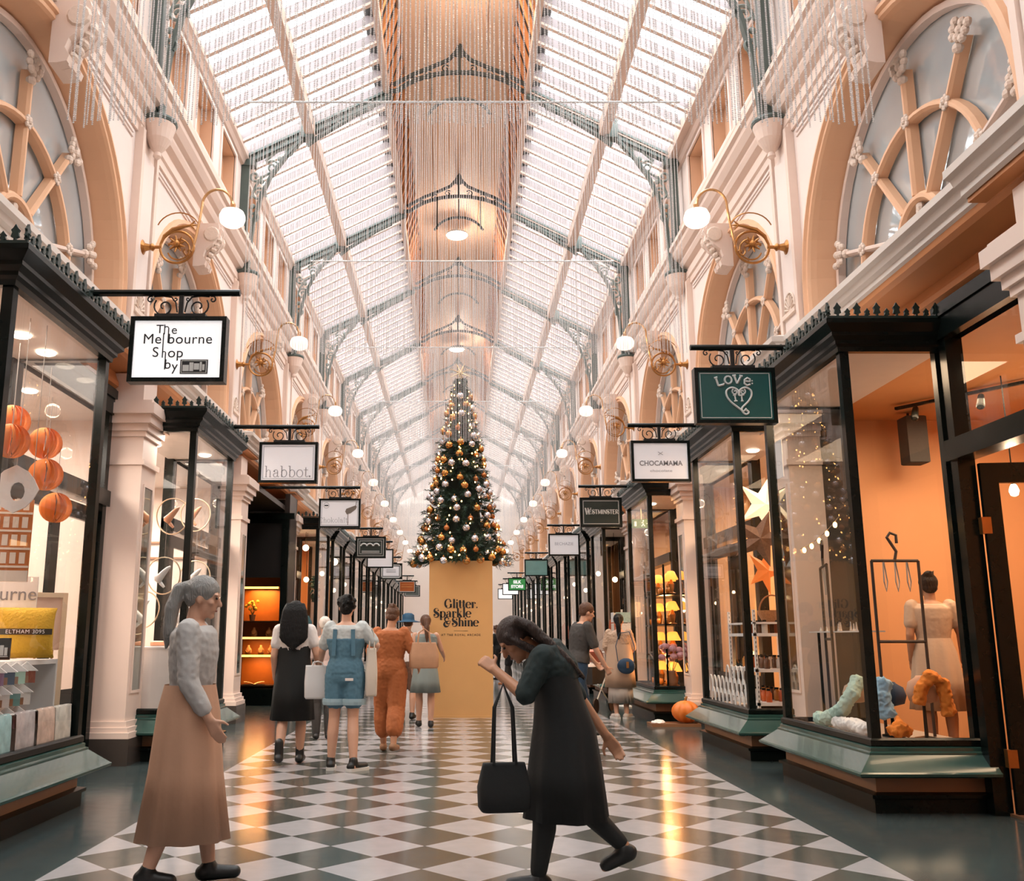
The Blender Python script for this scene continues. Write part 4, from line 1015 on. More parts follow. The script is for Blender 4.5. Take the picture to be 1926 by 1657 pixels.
door(1, 5.75, 7.36, leaf=R(-97)); shopfront(1, 7.4, 9.36, SF + ' ' + NOTE[(1, 0)]); infill(1, 9.36, 10.1, M_BLACK)
shopfront(1, 10.42, 12.35, SF + ' ' + NOTE[(1, 1)]); door(1, 12.4, 14.82)
shopfront(1, 15.3, 17.2, SF + ' ' + NOTE[(1, 2)]); door(1, 17.25, 19.62, leaf='none')
for s in (-1, 1):
    for j in range(3, 10):
        P = 5.5 + BAY * j
        for k, (a, b) in enumerate(((P + .3, P + 2.05), (P + 2.8, P + 4.5))):
            shopfront(s, a, b, 'dark timber bay window on the %s, %s from the front in the far row' % ('right' if s > 0 else 'left', ['first', 'second', 'third', 'fourth', 'fifth', 'sixth', 'seventh', 'eighth', 'ninth', 'tenth', 'eleventh', 'twelfth', 'thirteenth', 'fourteenth'][(j - 3) * 2 + k]), 'bay windows far down the %s side' % ('right' if s > 0 else 'left'))
        door(s, P + 2.1, P + 2.76)
# recessed dark shop on the left between the shoe shop and the orange shop: side case faces the arcade
mb = MB(); mb.box(-5.4, -5.3, 15.3, 18.9, 0, 3.9); mb.box(-5.4, -3.6, 15.3, 18.9, 3.86, 3.96); mb.box(-5.4, -3.98, 15.3, 15.36, 0, 3.9); mb.box(-3.6, -3.5, 18.75, 19.6, 0, 4.2); mb.box(-5.4, -3.5, 19.56, 19.6, 0, 4.2)
o = mb.build('wall_recess', mat('dark_recess_paint', '#2a201b', .4, var=.15)); o['kind'] = 'structure'
t = thing('display_case', 'tall black display case lit orange inside between two left pilasters', 'display case', (-4.2, 18.8, 0))
fx = lambda x: x + 4.2
mb = MB(); mb.box(fx(-5.3), fx(-4.5), -.04, .04, 0, 3.76); mb.box(fx(-3.64), fx(-3.5), -.06, .06, 0, 3.76); mb.box(fx(-4.5), fx(-3.64), -.04, .04, 3.6, 3.76); mb.box(fx(-4.6), fx(-3.4), -.08, .0, 3.68, 3.8); mb.box(fx(-4.5), fx(-3.64), -.04, .04, 0, .32); mb.build('frame', M_BLACK, t)
mb = MB(); mb.box(fx(-4.5), fx(-3.64), .02, .05, 2.5, 3.6); mb.build('dark_blind', mat('dark_blind', '#15100d', .6), t)
mb = MB(); mb.box(fx(-4.5), fx(-3.64), .64, .68, .3, 2.6); mb.build('back_panel', mat('amber_back', '#b5651f', .5, var=.2), t)
for z in (.36, .95, 1.3, 1.62, 2.3):
    mb = MB(); mb.box(fx(-4.5), fx(-3.64), .1, .64, z, z + .02); sh = mb.build('shelf', mat('dark_shelf', '#4a2d18', .4), t)
    if z in (1.3, .95, 2.3): mb = MB(); mb.box(fx(-4.48), fx(-3.7), .07, .1, z - .02, z + .02); mb.build('light_strip', mat('warm_light_strip', '#ffcf80', .4, emit='#ffb04d', estr=4), sh)
mb = MB(); mb.add([(fx(-4.5), 0, .32), (fx(-3.64), 0, .32), (fx(-3.64), 0, 2.5), (fx(-4.5), 0, 2.5)], [(0, 1, 2, 3)]); mb.build('glass_pane', M_GLASS, t, recalc=False)
lamp('case_light', 'AREA', (-4.1, 19.15, 2.28), 14, HOT, .5); lamp('case_light', 'AREA', (-4.1, 19.05, .93), 7, HOT, .4); lamp('case_light', 'AREA', (-4.1, 19.0, 1.28), 5, HOT, .4)

# fill lights added under the canopies to brighten the five nearest bay windows
for s, y0, y1, col, pw in ((-1, 5.92, 7.68, NEUT, 26), (-1, 10.42, 12.25, NEUT, 45), (1, 7.4, 9.36, WARM, 26), (1, 10.42, 12.35, WARM, 32), (1, 15.3, 17.2, HOT, 26)):
    lamp('bay_fill_light', 'AREA', (s * 3.55, (y0 + y1) / 2, 3.63), pw, col, .5, (0, 0, 0), 1.5)
# ================================================================ Christmas tree on its kraft-brown pedestal
BX, BY, BW, BZ = -.02, 16.44, 1.08, 2.6
t = thing('tree_pedestal', 'tall kraft brown box pedestal reading Glitter Sparkle and Shine', 'pedestal', (BX, BY, 0))
M_KRAFT = mat('kraft_board', '#d4a266', .65, var=.05, scale=3)
mb = MB(); mb.box(-BW / 2, BW / 2, -BW / 2, BW / 2, 0, BZ); mb.build('box', M_KRAFT, t)
mb = MB()
for (a, b, c_, d_) in ((-.55, .55, -.55, -.535), (-.55, .55, .535, .55), (-.55, -.535, -.535, .535), (.535, .55, -.535, .535)): mb.box(a, b, c_, d_, 0, .04)
mb.build('base_strip', M_KRAFT, t)
yf = -BW / 2 - .001
for txt, x, z in (('Glitter.', -.30 - BX, 1.80), ('Sparkle', -.49 - BX, 1.645), ('&Shine', -.31 - BX, 1.495)):
    serif_text(txt, .2, .16, .032, 'l', .0, yf, .004, x, z).build('lettering', M_INK, t)
mb = MB(); mb.box(-.12, .12, yf - .003, yf, 1.415, 1.42); mb.build('rule_line', M_INK, t)
sans_text('AT THE ROYAL ARCADE', .05, M_INK, t, (0, yf - .001, 1.35), spacing=1.25, name='small_lettering')

TZ0, TZ1 = 2.55, 6.02
def tr_r(z):
    u = (z - TZ0) / (TZ1 - TZ0); return .80 * (1 - u) ** .8 * (1 - .1 * math.sin(u * 3)) + .05
t = thing('christmas_tree', 'tall dark green Christmas tree standing on the brown box', 'tree', (BX, BY, BZ))
mb = MB(); mb.tube([(0, 0, 0), (0, 0, 1.8), (0, 0, 3.3)], [.06, .04, .01], 8); mb.build('trunk', mat('tree_trunk', '#3f2c1d', .8), t)
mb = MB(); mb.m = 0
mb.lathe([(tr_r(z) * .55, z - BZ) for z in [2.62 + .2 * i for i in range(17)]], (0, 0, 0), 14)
rt = random.Random(11)
NEED = []
def needles(p, d, L, n):
    d = d.normalized(); a = d.cross(Vector((0, 0, 1)));
    if a.length < .05: a = Vector((1, 0, 0))
    a.normalize(); b = d.cross(a)
    for i in range(n):
        u = i / n; q = p + d * (L * u); ang = rt.uniform(0, 2 * PI)
        side = (a * math.cos(ang) + b * math.sin(ang)) * rt.uniform(.6, 1) + d * rt.uniform(.5, .9); side.normalize(); l = rt.uniform(.05, .085)
        w = side.cross(d)
        if w.length < .01: continue
        w = w.normalized() * .0055; e = q + side * l
        mb.add([q - w, q + w, e + w * .4, e - w * .4], [(0, 1, 2, 3)])
for i in range(1000):
    u = rt.random() ** 1.5; z = TZ0 + .1 + u * (TZ1 - TZ0 - .15); th = rt.uniform(0, 2 * PI); r = tr_r(z)
    dr = Vector((math.cos(th), math.sin(th), rt.uniform(-.35, .25))); r1 = r * rt.uniform(.74, 1.17); L = min(.3, r * .6) * rt.uniform(.7, 1.1)
    p = Vector((math.cos(th) * (r1 - L), math.sin(th) * (r1 - L), z - BZ)); mb.m = 1
    needles(p, dr, L, 34)
for th, L in ((PI + .1, 1.0), (PI - .2, .95), (.1, .95), (-.2, .9), (-PI / 2, .9), (.35, 1.0), (PI + .5, .92)):      # long low branches hanging past the box
    for k in range(5):
        a = th + (k - 2) * .09; p = Vector((math.cos(a) * .45, math.sin(a) * .45, .12 - .02 * abs(k - 2)))
        needles(p, Vector((math.cos(a), math.sin(a), -.22)), L - .45 - .06 * abs(k - 2), 60)
needles(Vector((0, 0, 3.1)), Vector((0, 0, 1)), .4, 60)
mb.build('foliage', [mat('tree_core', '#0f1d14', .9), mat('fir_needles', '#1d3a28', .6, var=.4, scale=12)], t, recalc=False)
star = MB()
for i in range(8):
    a = PI / 8 + i * PI / 4; star.cap((0, 0, 3.5), (.2 * math.cos(a), 0, 3.5 + .2 * math.sin(a)), .018, .004, 6)
star.tube([(0, 0, 3.3), (0, 0, 3.5)], .01, 6); star.build('star_topper', mat('gold_star', '#d9b98a', .3, .6), t)

M_GOLD = mat('gold_bauble', '#d69a58', .18, .85, var=.1); M_SILB = mat('silver_bauble', '#e3e0e6', .15, .8, var=.05); M_COPP = mat('copper_bauble', '#b87443', .3, .7, var=.1)
def bauble(r, m):
    mb = MB(); mb.smooth = True; mb.ell((0, 0, -r), (r, r, r), 16, 10); o = mb.build('bauble', m)
    c = MB(); c.lathe([(.014, -.006), (.014, .012), (.008, .018), (.002, .03)], (0, 0, 0), 8); c.build('cap', M_BRASS, o); return o
kinds = [(bauble(.068, M_GOLD), 'gold bauble hanging on the Christmas tree', 'gold baubles'), (bauble(.066, M_SILB), 'silver bauble hanging on the Christmas tree', 'silver baubles'), (bauble(.05, M_COPP), 'copper bauble hanging on the Christmas tree', 'copper baubles')]
used = [0, 0, 0]; pts = []
for i in range(4000):
    if len(pts) >= 165: break
    u = rt.random() ** 1.35; z = TZ0 + .1 + u * 3.05; th = rt.uniform(0, 2 * PI); r = tr_r(z) * rt.uniform(.9, 1.04)
    p = Vector((BX + math.cos(th) * r, BY + math.sin(th) * r, z))
    if all((p - q).length > .165 for q in pts):
        pts.append(p); k = rt.choice([0, 0, 1, 1, 2]) ; o, lab, g = kinds[k]
        b = o if used[k] == 0 else dup(o)
        used[k] += 1; b.location = p; tag(b, lab, 'bauble', g + ' on the Christmas tree')
t = thing('fairy_lights', 'string of warm fairy lights wound round the Christmas tree', 'fairy lights', (BX, BY, BZ))
cab = []
for i in range(420):
    u = i / 420; z = TZ0 + .12 + u * 3.3; th = u * 2 * PI * 14; r = tr_r(z) * .93; cab.append((math.cos(th) * r, math.sin(th) * r, z - BZ))
mb = MB(); mb.tube(cab, .004, 4); mb.build('cable', mat('green_cable', '#16241a', .6), t)
M_BULB = mat('lit_fairy_bulb', '#ffd9a0', .4, emit='#ffb765', estr=14)
mb = MB(); mb.ell((0, 0, 0), (.011, .011, .015), 6, 5); b0 = mb.build('bulb', M_BULB, t); st = MB(); first = True; nb = 0
for i in range(3000):
    if nb >= 170: break
    u = rt.random() ** 1.4; z = TZ0 + .08 + u * 3.3; th = rt.uniform(0, 2 * PI); r = tr_r(z) * rt.uniform(.95, 1.05); p = (math.cos(th) * r, math.sin(th) * r, z - BZ)
    front = math.sin(th) < .2
    if front and nb < 100:
        b = b0 if nb == 0 else b0.copy()
        if nb: COL.objects.link(b)
        b.location = p; nb += 1
    elif nb >= 100: st.ell(p, (.011, .011, .015), 6, 5); nb += 1
o = st.build('more_bulbs', M_BULB, t); o['kind'] = 'stuff'

# ================================================================ people
M_SKIN = mat('skin_light', '#c99a80', .55, var=.06, scale=8); M_SKIN2 = mat('skin_tan', '#b07c5c', .55, var=.06, scale=8)
M_EYE = mat('eye_dark', '#1b1512', .3); M_LIP = mat('lip', '#9c5a50', .5)
def blob(mb, name, mats, parent, voxel=.009, smooth=4, jitter=0.0, extra=None):
    """fuse the collected shapes into one continuous surface"""
    me = bpy.data.meshes.new('tmp'); me.from_pydata(mb.v, [], mb.f)
    bm = bmesh.new(); bm.from_mesh(me); bmesh.ops.recalc_face_normals(bm, faces=bm.faces[:]); bm.to_mesh(me); bm.free()
    o = bpy.data.objects.new('tmp', me); COL.objects.link(o)
    r = o.modifiers.new('r', 'REMESH'); r.mode = 'VOXEL'; r.voxel_size = voxel; r.use_smooth_shade = True
    q = o.modifiers.new('s', 'SMOOTH'); q.factor = .5; q.iterations = smooth
    dg = bpy.context.evaluated_depsgraph_get(); m2 = bpy.data.meshes.new_from_object(o.evaluated_get(dg))
    bpy.data.objects.remove(o); bpy.data.meshes.remove(me)
    if jitter:
        for v in m2.vertices: v.co += Vector(noise.noise_vector(v.co * 38)) * jitter
    m2.materials.clear()
    for m in (mats if isinstance(mats, (list, tuple)) else [mats]): m2.materials.append(m)
    m2.name = name
    if extra:
        bm = bmesh.new(); bm.from_mesh(m2)
        for e, mi in extra:
            vs = [bm.verts.new(p) for p in e.v]
            for f in e.f:
                fc = bm.faces.new([vs[i] for i in f]); fc.material_index = mi; fc.smooth = True
        bm.to_mesh(m2); bm.free()
    o = bpy.data.objects.new(name, m2); COL.objects.link(o); o.parent = parent
    return o
def joints(**kw):
    J = dict(pel=(0, 0, .93), ch=(0, .01, 1.27), nk=(0, 0, 1.43), hd=(0, .035, 1.575),
             shL=(-.165, 0, 1.38), elL=(-.21, -.03, 1.11), wrL=(-.2, .06, .87), shR=(.165, 0, 1.38), elR=(.21, -.03, 1.11), wrR=(.2, .06, .87),
             hpL=(-.085, 0, .9), knL=(-.09, .03, .49), anL=(-.085, -.02, .08), hpR=(.085, 0, .9), knR=(.09, .03, .49), anR=(.085, -.02, .08),
             face=(0, 1, 0), toeL=(-.02, .15, -.045), toeR=(.02, .15, -.045))
    J.update(kw)
    return {k: Vector(v) for k, v in J.items()}
def torso(mb, J, e=0.0, z0=0.0, z1=1.0, wide=1.0):
    """stacked elliptical rings from hips to neck along the leaning spine"""
    prof = [(-.3, .13, .095), (0, .155, .108), (.2, .148, .105), (.42, .122, .09), (.7, .14, .102), (1.0, .165, .11), (1.6, .168, .1), (1.85, .12, .078), (2.0, .065, .06)]
    rings = []
    ax = (J['shR'] - J['shL']); ax.z = 0; ax.normalize()
    for u, rx, ry in prof:
        if u < z0 or u > z1 + 1.0: continue
        c = J['pel'] + (J['ch'] - J['pel']) * u if u <= 1 else J['ch'] + (J['nk'] - J['ch']) * (u - 1)
        d = ((J['ch'] - J['pel']) if u <= 1 else (J['nk'] - J['ch'])).normalized()
        f = d.cross(ax) * -1; f.normalize()
        k = 1.0 if u > 1.8 else wide
        rings.append([c + ax * ((rx * k + e) * math.cos(a)) + f * ((ry * k + e) * math.sin(a)) for a in [2 * PI * i / 20 for i in range(20)]])
    mb.loft(rings)
def leg(mb, J, S, e=0.0, to=2.0, r=(.082, .056, .058, .036)):
    h, k, a = J['hp' + S], J['kn' + S], J['an' + S]
    mb.cap(h, h + (k - h) * min(1, to), r[0] + e, r[0] + e + (r[1] - r[0]) * min(1, to))
    if to > 1:
        m = k + (a - k) * .35 + Vector((0, -.012, 0)); mb.cap(k, m, r[1] + e, r[2] + e)
        if to > 1.4: mb.cap(m, m + (a - m) * min(1, (to - 1.35) / .65), r[2] + e, r[2] + e + (r[3] - r[2]) * min(1, (to - 1.35) / .65))
def arm(mb, J, S, e=0.0, to=2.0):
    s, l, w = J['sh' + S], J['el' + S], J['wr' + S]
    mb.cap(s, s + (l - s) * min(1, to), .05 + e, .05 + e - .011 * min(1, to))
    if to > 1: mb.cap(l, l + (w - l) * min(1, to - 1), .039 + e, .039 + e - .012 * min(1, to - 1))
def hand(mb, w, d, up, curl=.5, thumb=1):
    d = d.normalized(); n = up - d * up.dot(d); n.normalize(); x = d.cross(n)         # x spans the palm, n is the palm normal
    for i, (o, L) in enumerate(((-.027, .068), (-.009, .08), (.009, .075), (.026, .058))):
        b = w + d * .085 + x * o; mb.cap(w + d * .01 + x * o * .7, b, .0135, .0125, 8)
        d1 = (d * math.cos(curl * .6) + n * math.sin(curl * .6)); d2 = (d * math.cos(curl * 1.5) + n * math.sin(curl * 1.5))
        m = b + d1 * L * .5; mb.cap(b, m, .0098, .009, 8); mb.cap(m, m + d2 * L * .5, .009, .0075, 8)
    a = w + d * .03 - x * .028 * thumb; m = a + (d * .6 - x * .8 * thumb + n * .3).normalized() * .04
    mb.cap(a, m, .0125, .0105, 8); mb.cap(m, m + (d * .9 - x * .3 * thumb + n * .3).normalized() * .032, .0105, .008, 8)
def head(mb, J, k=1.0):
    c, f = J['hd'], J['face'].normalized(); up = (c - J['nk']).normalized(); up = (up + Vector((0, 0, 1)) * .6).normalized()
    f = (f - up * f.dot(up)).normalized(); r = f.cross(up)
    M = Matrix((r, f, up)).transposed()
    P = lambda x, y, z: c + M @ Vector((x * k, y * k, z * k))
    mb.ell(P(0, -.008, .02), (.074 * k, .093 * k, .096 * k), 16, 12, M); mb.ell(P(0, .02, -.045), (.056 * k, .066 * k, .07 * k), 14, 10, M)
    mb.cap(P(0, .085, .012), P(0, .104, -.022), .009 * k, .0135 * k, 8); mb.ell(P(0, .078, -.058), (.024 * k, .015 * k, .01 * k), 8, 6, M); mb.ell(P(0, .07, -.092), (.022 * k, .018 * k, .018 * k), 8, 6, M)
    for s in (-1, 1):
        mb.ell(P(s * .074, -.01, -.012), (.01 * k, .02 * k, .032 * k), 8, 6, M); mb.ell(P(s * .034, .074, .03), (.024 * k, .012 * k, .009 * k), 8, 6, M); mb.ell(P(s * .045, .055, -.02), (.022 * k, .02 * k, .02 * k), 8, 6, M)
    mb.cap(J['nk'] - Vector((0, 0, .03)), c + M @ Vector((0, -.02, -.06)), .055 * k, .05 * k)
    ex = MB(); ex.ell(P(-.032, .078, .012), (.012 * k, .008 * k, .007 * k), 8, 6, M); ex.ell(P(.032, .078, .012), (.012 * k, .008 * k, .007 * k), 8, 6, M)
    lp = MB(); lp.ell(P(0, .089, -.058), (.02 * k, .006 * k, .006 * k), 8, 5, M)
    for s in (-1, 1): lp_ = None
    return P, M, [(ex, 1), (lp, 2)]
def person(label, loc, rz, J, skin=M_SKIN, voxel=.009, hands=((.4, 1), (.4, -1)), up=None, build=1.0, scale=1.0):
    t = thing('person', label, 'person', loc, R(rz)); t.scale = (scale,) * 3
    mb = MB(); torso(mb, J, 0, -.3, 1, build); arm(mb, J, 'L'); arm(mb, J, 'R'); leg(mb, J, 'L'); leg(mb, J, 'R')
    for S in 'LR':
        a = J['an' + S]; tv = J['toe' + S]; mb.cap(a, a - Vector((0, .02, .035)), .036, .036); mb.cap(a - Vector((0, .02, .04)), a + tv, .034, .026)
    for S, (cu, th) in zip('LR', hands):
        d = J['wr' + S] - J['el' + S]; hand(mb, J['wr' + S], d, Vector((1 if S == 'L' else -1, .3, 0)), cu, th)
    P, M, ex = head(mb, J)
    blob(mb, 'body', [skin, M_EYE, M_LIP], t, voxel, 3, extra=ex)
    return t, P, M
def hair(t, P, M, m, style, J):
    mb = MB()
    mb.ell(P(0, -.018, .038), (.087, .1, .094), 16, 12, M)
    if style == 'long':
        for i in range(9):
            x = (i - 4) * .023; mb.tube([P(x * .8, -.07, .08), P(x * 1.1, -.105, 0), P(x * 1.3, -.11, -.14), P(x * 1.35, -.115, -.28), P(x * 1.1, -.12, -.42 + abs(i - 4) * .02)], [.03, .034, .034, .03, .012], 8)
        for s in (-1, 1): mb.tube([P(s * .07, .03, .06), P(s * .088, .0, -.03), P(s * .09, -.04, -.14), P(s * .09, -.07, -.25)], [.02, .024, .028, .014], 8)
    elif style == 'short':
        for i in range(26):
            a = rt.uniform(0, 2 * PI); z = rt.uniform(-.03, .11); p = P(.075 * math.cos(a), -.02 + .08 * math.sin(a) if math.sin(a) < .5 else .03, z); mb.cap(p, p + M @ Vector((.02 * math.cos(a), .02 * math.sin(a) - .01, rt.uniform(-.02, .02))), .022, .012, 6)
        mb.ell(P(0, -.06, -.03), (.07, .045, .06), 12, 8, M)
    elif style == 'bun':
        mb.ell(P(0, -.07, .1), (.05, .05, .045), 10, 8, M); mb.ell(P(0, -.06, -.02), (.07, .045, .055), 12, 8, M)
        for i in range(14): a = rt.uniform(0, 2 * PI); p = P(.03 * math.cos(a), -.07 + .03 * math.sin(a), .11); mb.cap(p, p + Vector((.02 * math.cos(a), .02 * math.sin(a), rt.uniform(-.01, .03))), .018, .006, 6)
    elif style == 'pony':
        mb.ell(P(0, -.06, -.01), (.072, .05, .06), 12, 8, M); mb.tube([P(0, -.1, .06), P(0, -.15, .03), P(.01, -.16, -.1), P(.015, -.14, -.24), P(.01, -.13, -.33)], [.025, .04, .045, .035, .008], 10)
    elif style == 'crop': mb.ell(P(0, -.05, -.01), (.076, .055, .06), 12, 8, M)
    # clear the face
    o = blob(mb, 'hair', m, t, .009, 8 if style == 'long' else 3, .003); return o
def shoes(t, J, m, sole=None, ankle=0.0, name='shoe'):
    for S in 'LR':
        a, tv = J['an' + S], J['toe' + S]; mb = MB(); d = Vector((tv.x, tv.y, 0)).normalized()
        mb.cap(a - Vector((0, 0, .035)) - d * .03, a + tv * .95 + Vector((0, 0, .005)), .046, .036); mb.cap(a + Vector((0, 0, ankle)), a - Vector((0, 0, .03)), .046, .048)
        o = blob(mb, name, m, t, .01, 3)
        if sole:
            mb = MB(); c0 = a - d * .075; n = Vector((-d.y, d.x, 0)); zb = a.z - .08
            ol = [(0, .03), (.02, .043), (.12, .042), (.2, .05), (.255, .04), (.275, 0)]; ol += [(u, -v) for u, v in ol[::-1][1:]]
            mb.prism(ol, lambda u, v, w: tuple(Vector((c0.x, c0.y, 0)) + d * u + n * v + Vector((0, 0, w))), zb, zb + .03); mb.build('sole', sole, o)
def skirt(t, name, m, rings, folds=9, amp=.05, n=40, ph=0.0):
    """rings: (centre, rx, ry); gathered cloth hanging in folds that grow towards the hem"""
    mb = MB(); mb.smooth = True; R_ = []
    k = len(rings)
    for i, (c, rx, ry) in enumerate(rings):
        f = amp * (i / (k - 1)) ** .8
        R_.append([(c[0] + rx * math.cos(a) * (1 + f * math.sin(folds * a + ph)), c[1] + ry * math.sin(a) * (1 + f * math.sin(folds * a + ph)), c[2]) for a in [2 * PI * q / n for q in range(n)]])
    c, rx, ry = rings[-1]
    R_.append([(c[0] + (p[0] - c[0]) * .93, c[1] + (p[1] - c[1]) * .93, c[2] + .01) for p in R_[-1]])
    mb.loft(R_, caps=False); return mb.build(name, m, t, recalc=False)
def top(t, J, m, name='shirt', sl=.55, e=.014, z0=-.05, wide=1.05, voxel=.01, jit=.004):
    mb = MB(); torso(mb, J, e, z0, .86, wide)
    if sl: arm(mb, J, 'L', .02, sl); arm(mb, J, 'R', .02, sl)
    return blob(mb, name, m, t, voxel, 3, jit)
def trousers(t, J, m, name='trousers', to=2.0, e=.018, z1=.45, jit=.004):
    mb = MB(); leg(mb, J, 'L', e, to); leg(mb, J, 'R', e, to)
    mb.ell(J['pel'] - Vector((0, 0, .02)), (.165, .122, .12), 16, 10)
    return blob(mb, name, m, t, .011, 3, jit)
def bag(name, label, m, loc, w, d, h, rz=0, handle=.15, cat='bag', hm=None, soft=.25):
    t = thing(name, label, cat, loc, R(rz))
    mb = MB(); mb.smooth = True
    rg = []
    for z, k in ((0, .9), (.02, 1), (h * .5, 1.03), (h * .95, 1 - soft * .3), (h, 1 - soft * .35)):
        rg.append([(w / 2 * k * (abs(math.cos(a)) ** .35) * (1 if math.cos(a) > 0 else -1), d / 2 * k * (abs(math.sin(a)) ** .5) * (1 if math.sin(a) > 0 else -1) * (1 if z < h * .9 else .5), z) for a in [2 * PI * q / 28 for q in range(28)]])
    mb.loft(rg); mb.build('body', m, t)
    for s in (-1, 1):
        mb = MB(); mb.tube([(-w * .22, s * d * .2, h * .97), (-w * .18, s * d * .1, h + handle * .7), (0, 0, h + handle), (w * .18, s * d * .1, h + handle * .7), (w * .22, s * d * .2, h * .97)], .008, 6); mb.build('handle', hm or m, t)
    return t
M_BLKH = mat('black_hair', '#0b0908', .6, spec=.25, var=.3, scale=40, bump=.7, bscale=9, stretch=(14, 14, 1.5)); M_BRNH = mat('brown_hair', '#57351f', .5, var=.3, scale=40, bump=.7, bscale=9, stretch=(14, 14, 1.5)); M_GRYH = mat('white_hair', '#d3c8be', .6, var=.15, scale=30)
M_WTEE = mat('white_tee', '#dcd2cc', .8, var=.04, bump=.15, bscale=14); M_BLKC = mat('black_cloth', '#131413', .85, var=.15, bump=.15, bscale=14); M_DENIM = mat('denim', '#4f7486', .8, var=.15, scale=30, bump=.15, bscale=20)
M_GTEE = mat('pale_grey_tee', '#b9bdbb', .8, var=.05, bump=.15, bscale=14); M_RUST = mat('rust_cloth', '#a35a2c', .8, var=.15, bump=.2, bscale=12); M_TAN = mat('tan_cloth', '#bf9377', .8, var=.08, bump=.15, bscale=12); M_NAVY = mat('navy_cloth', '#223a52', .8, var=.15)
M_BROWN = mat('brown_cloth', '#6b4a38', .8, var=.1, bump=.15, bscale=12); M_BEIGE = mat('beige_cloth', '#b79a82', .8, var=.06, bump=.2, bscale=10); M_SHOE = mat('black_shoe_leather', '#171716', .45); M_SOLE = mat('white_rubber_sole', '#d8d4ce', .6); M_GREYC = mat('charcoal_cloth', '#3f3b38', .85, var=.1, bump=.15, bscale=12); M_LEG = mat('black_leggings', '#121413', .7)

# woman with long black hair, white tee, black pinafore dress
J = joints(knL=(-.09, -.02, .5), anL=(-.1, -.22, .12), toeL=(0, .14, -.06), knR=(.09, .06, .49), anR=(.085, .08, .08), elR=(.24, -.02, 1.13), wrR=(.27, .12, .93), hd=(0, .03, 1.57))
t, P, M = person('person with long black hair in white tee and black pinafore dress', (-1.84, 10.15, 0), 4, J)
hair(t, P, M, M_BLKH, 'long', J); top(t, J, M_WTEE, sl=.55, e=.018)
skirt(t, 'pinafore_dress', M_BLKC, [((0, .01, 1.24), .178, .125), ((0, 0, 1.1), .172, .122), ((0, 0, .95), .19, .14), ((0, 0, .75), .21, .16), ((0, 0, .45), .23, .175)], 7, .05)
shoes(t, J, M_SHOE, None, .12, 'boot')
# woman in denim playsuit, short black hair
J = joints(knL=(-.1, .0, .5), anL=(-.12, -.02, .08), knR=(.09, -.01, .5), anR=(.12, -.12, .08), toeR=(.1, .13, -.045), shL=(-.16, 0, 1.38), elL=(-.25, .06, 1.15), wrL=(-.29, .2, 1.04), elR=(.31, .02, 1.2), wrR=(.27, .22, 1.15), hd=(0, .03, 1.585))
t, P, M = person('person with cropped black hair in pale tee and denim playsuit', (-1.24, 9.75, 0), -3, J, hands=((1.2, 1), (1.2, -1)), scale=1.02)
hair(t, P, M, M_BLKH, 'short', J); top(t, J, M_GTEE, sl=.75, e=.028, jit=.006)
mb = MB(); torso(mb, J, .03, -.1, .05, 1.08); leg(mb, J, 'L', .042, .56); leg(mb, J, 'R', .042, .56); mb.ell(J['pel'] - Vector((0, 0, .03)), (.19, .145, .13), 16, 10)
pl_ = blob(mb, 'denim_playsuit', M_DENIM, t, .011, 3, .005)
for S in 'LR':
    a = J['hp' + S] + (J['kn' + S] - J['hp' + S]) * .62; mb = MB(); mb.lathe([(.125, -.03), (.13, 0), (.128, .03)], a, 18); c = mb.build('turned_up_cuff', mat('pale_denim', '#93aab2', .8), pl_)
mb = MB(); mb.beam((.1, -.13, 1.1), (.09, -.125, 1.36), .04, .01, (0, 1, 0)); mb.beam((-.1, -.13, 1.1), (-.09, -.125, 1.36), .04, .01, (0, 1, 0)); mb.build('shoulder_strap', M_DENIM, pl_)
mb = MB(); mb.box(.03, .11, -.177, -.17, .86, .885); mb.build('back_label', M_WTEE, pl_)
shoes(t, J, M_SHOE, M_SOLE, .02, 'sneaker')
bag('carrier_bag', 'white paper carrier bag held by the person in denim', mat('white_paper_bag', '#d9d6d4', .6, var=.03), (-1.55, 9.93, .68), .26, .1, .34, 5, .04, soft=.1)
bag('tote_bag', 'long cream cloth bag hanging beside the denim playsuit', mat('cream_canvas', '#cfc2b2', .85, var=.05, bump=.2, bscale=12), (-.97, 9.72, .72), .12, .14, .48, 8, .2, soft=.6)
# rust jumpsuit
J = joints(knL=(-.1, .08, .5), anL=(-.09, .1, .08), knR=(.09, -.04, .5), anR=(.1, -.24, .12), toeR=(.02, .13, -.06), elR=(.27, .0, 1.14), wrR=(.3, .16, 1.0), elL=(-.25, -.04, 1.12), wrL=(-.22, .08, .92), hd=(.01, .06, 1.57))
t, P, M = person('person with tied brown hair in loose rust orange jumpsuit', (-.88, 11.2, 0), -8, J, M_SKIN2, scale=.99)
hair(t, P, M, M_BRNH, 'bun', J); top(t, J, M_RUST, 'blouse', .85, .035, jit=.006)
mb = MB(); leg(mb, J, 'L', .05, 1.6); leg(mb, J, 'R', .05, 1.6); mb.ell(J['pel'], (.19, .15, .15), 16, 10); blob(mb, 'wide_trousers', M_RUST, t, .012, 3, .006)
shoes(t, J, mat('tan_sandal', '#8a6244', .6), None, -.03, 'sandal')
bag('shoulder_bag', 'large tan shoulder bag carried at the rust jumpsuit', mat('tan_leather', '#b98a68', .6, var=.15, scale=12), (-.48, 11.15, .95), .34, .16, .3, 10, .16, soft=.5)
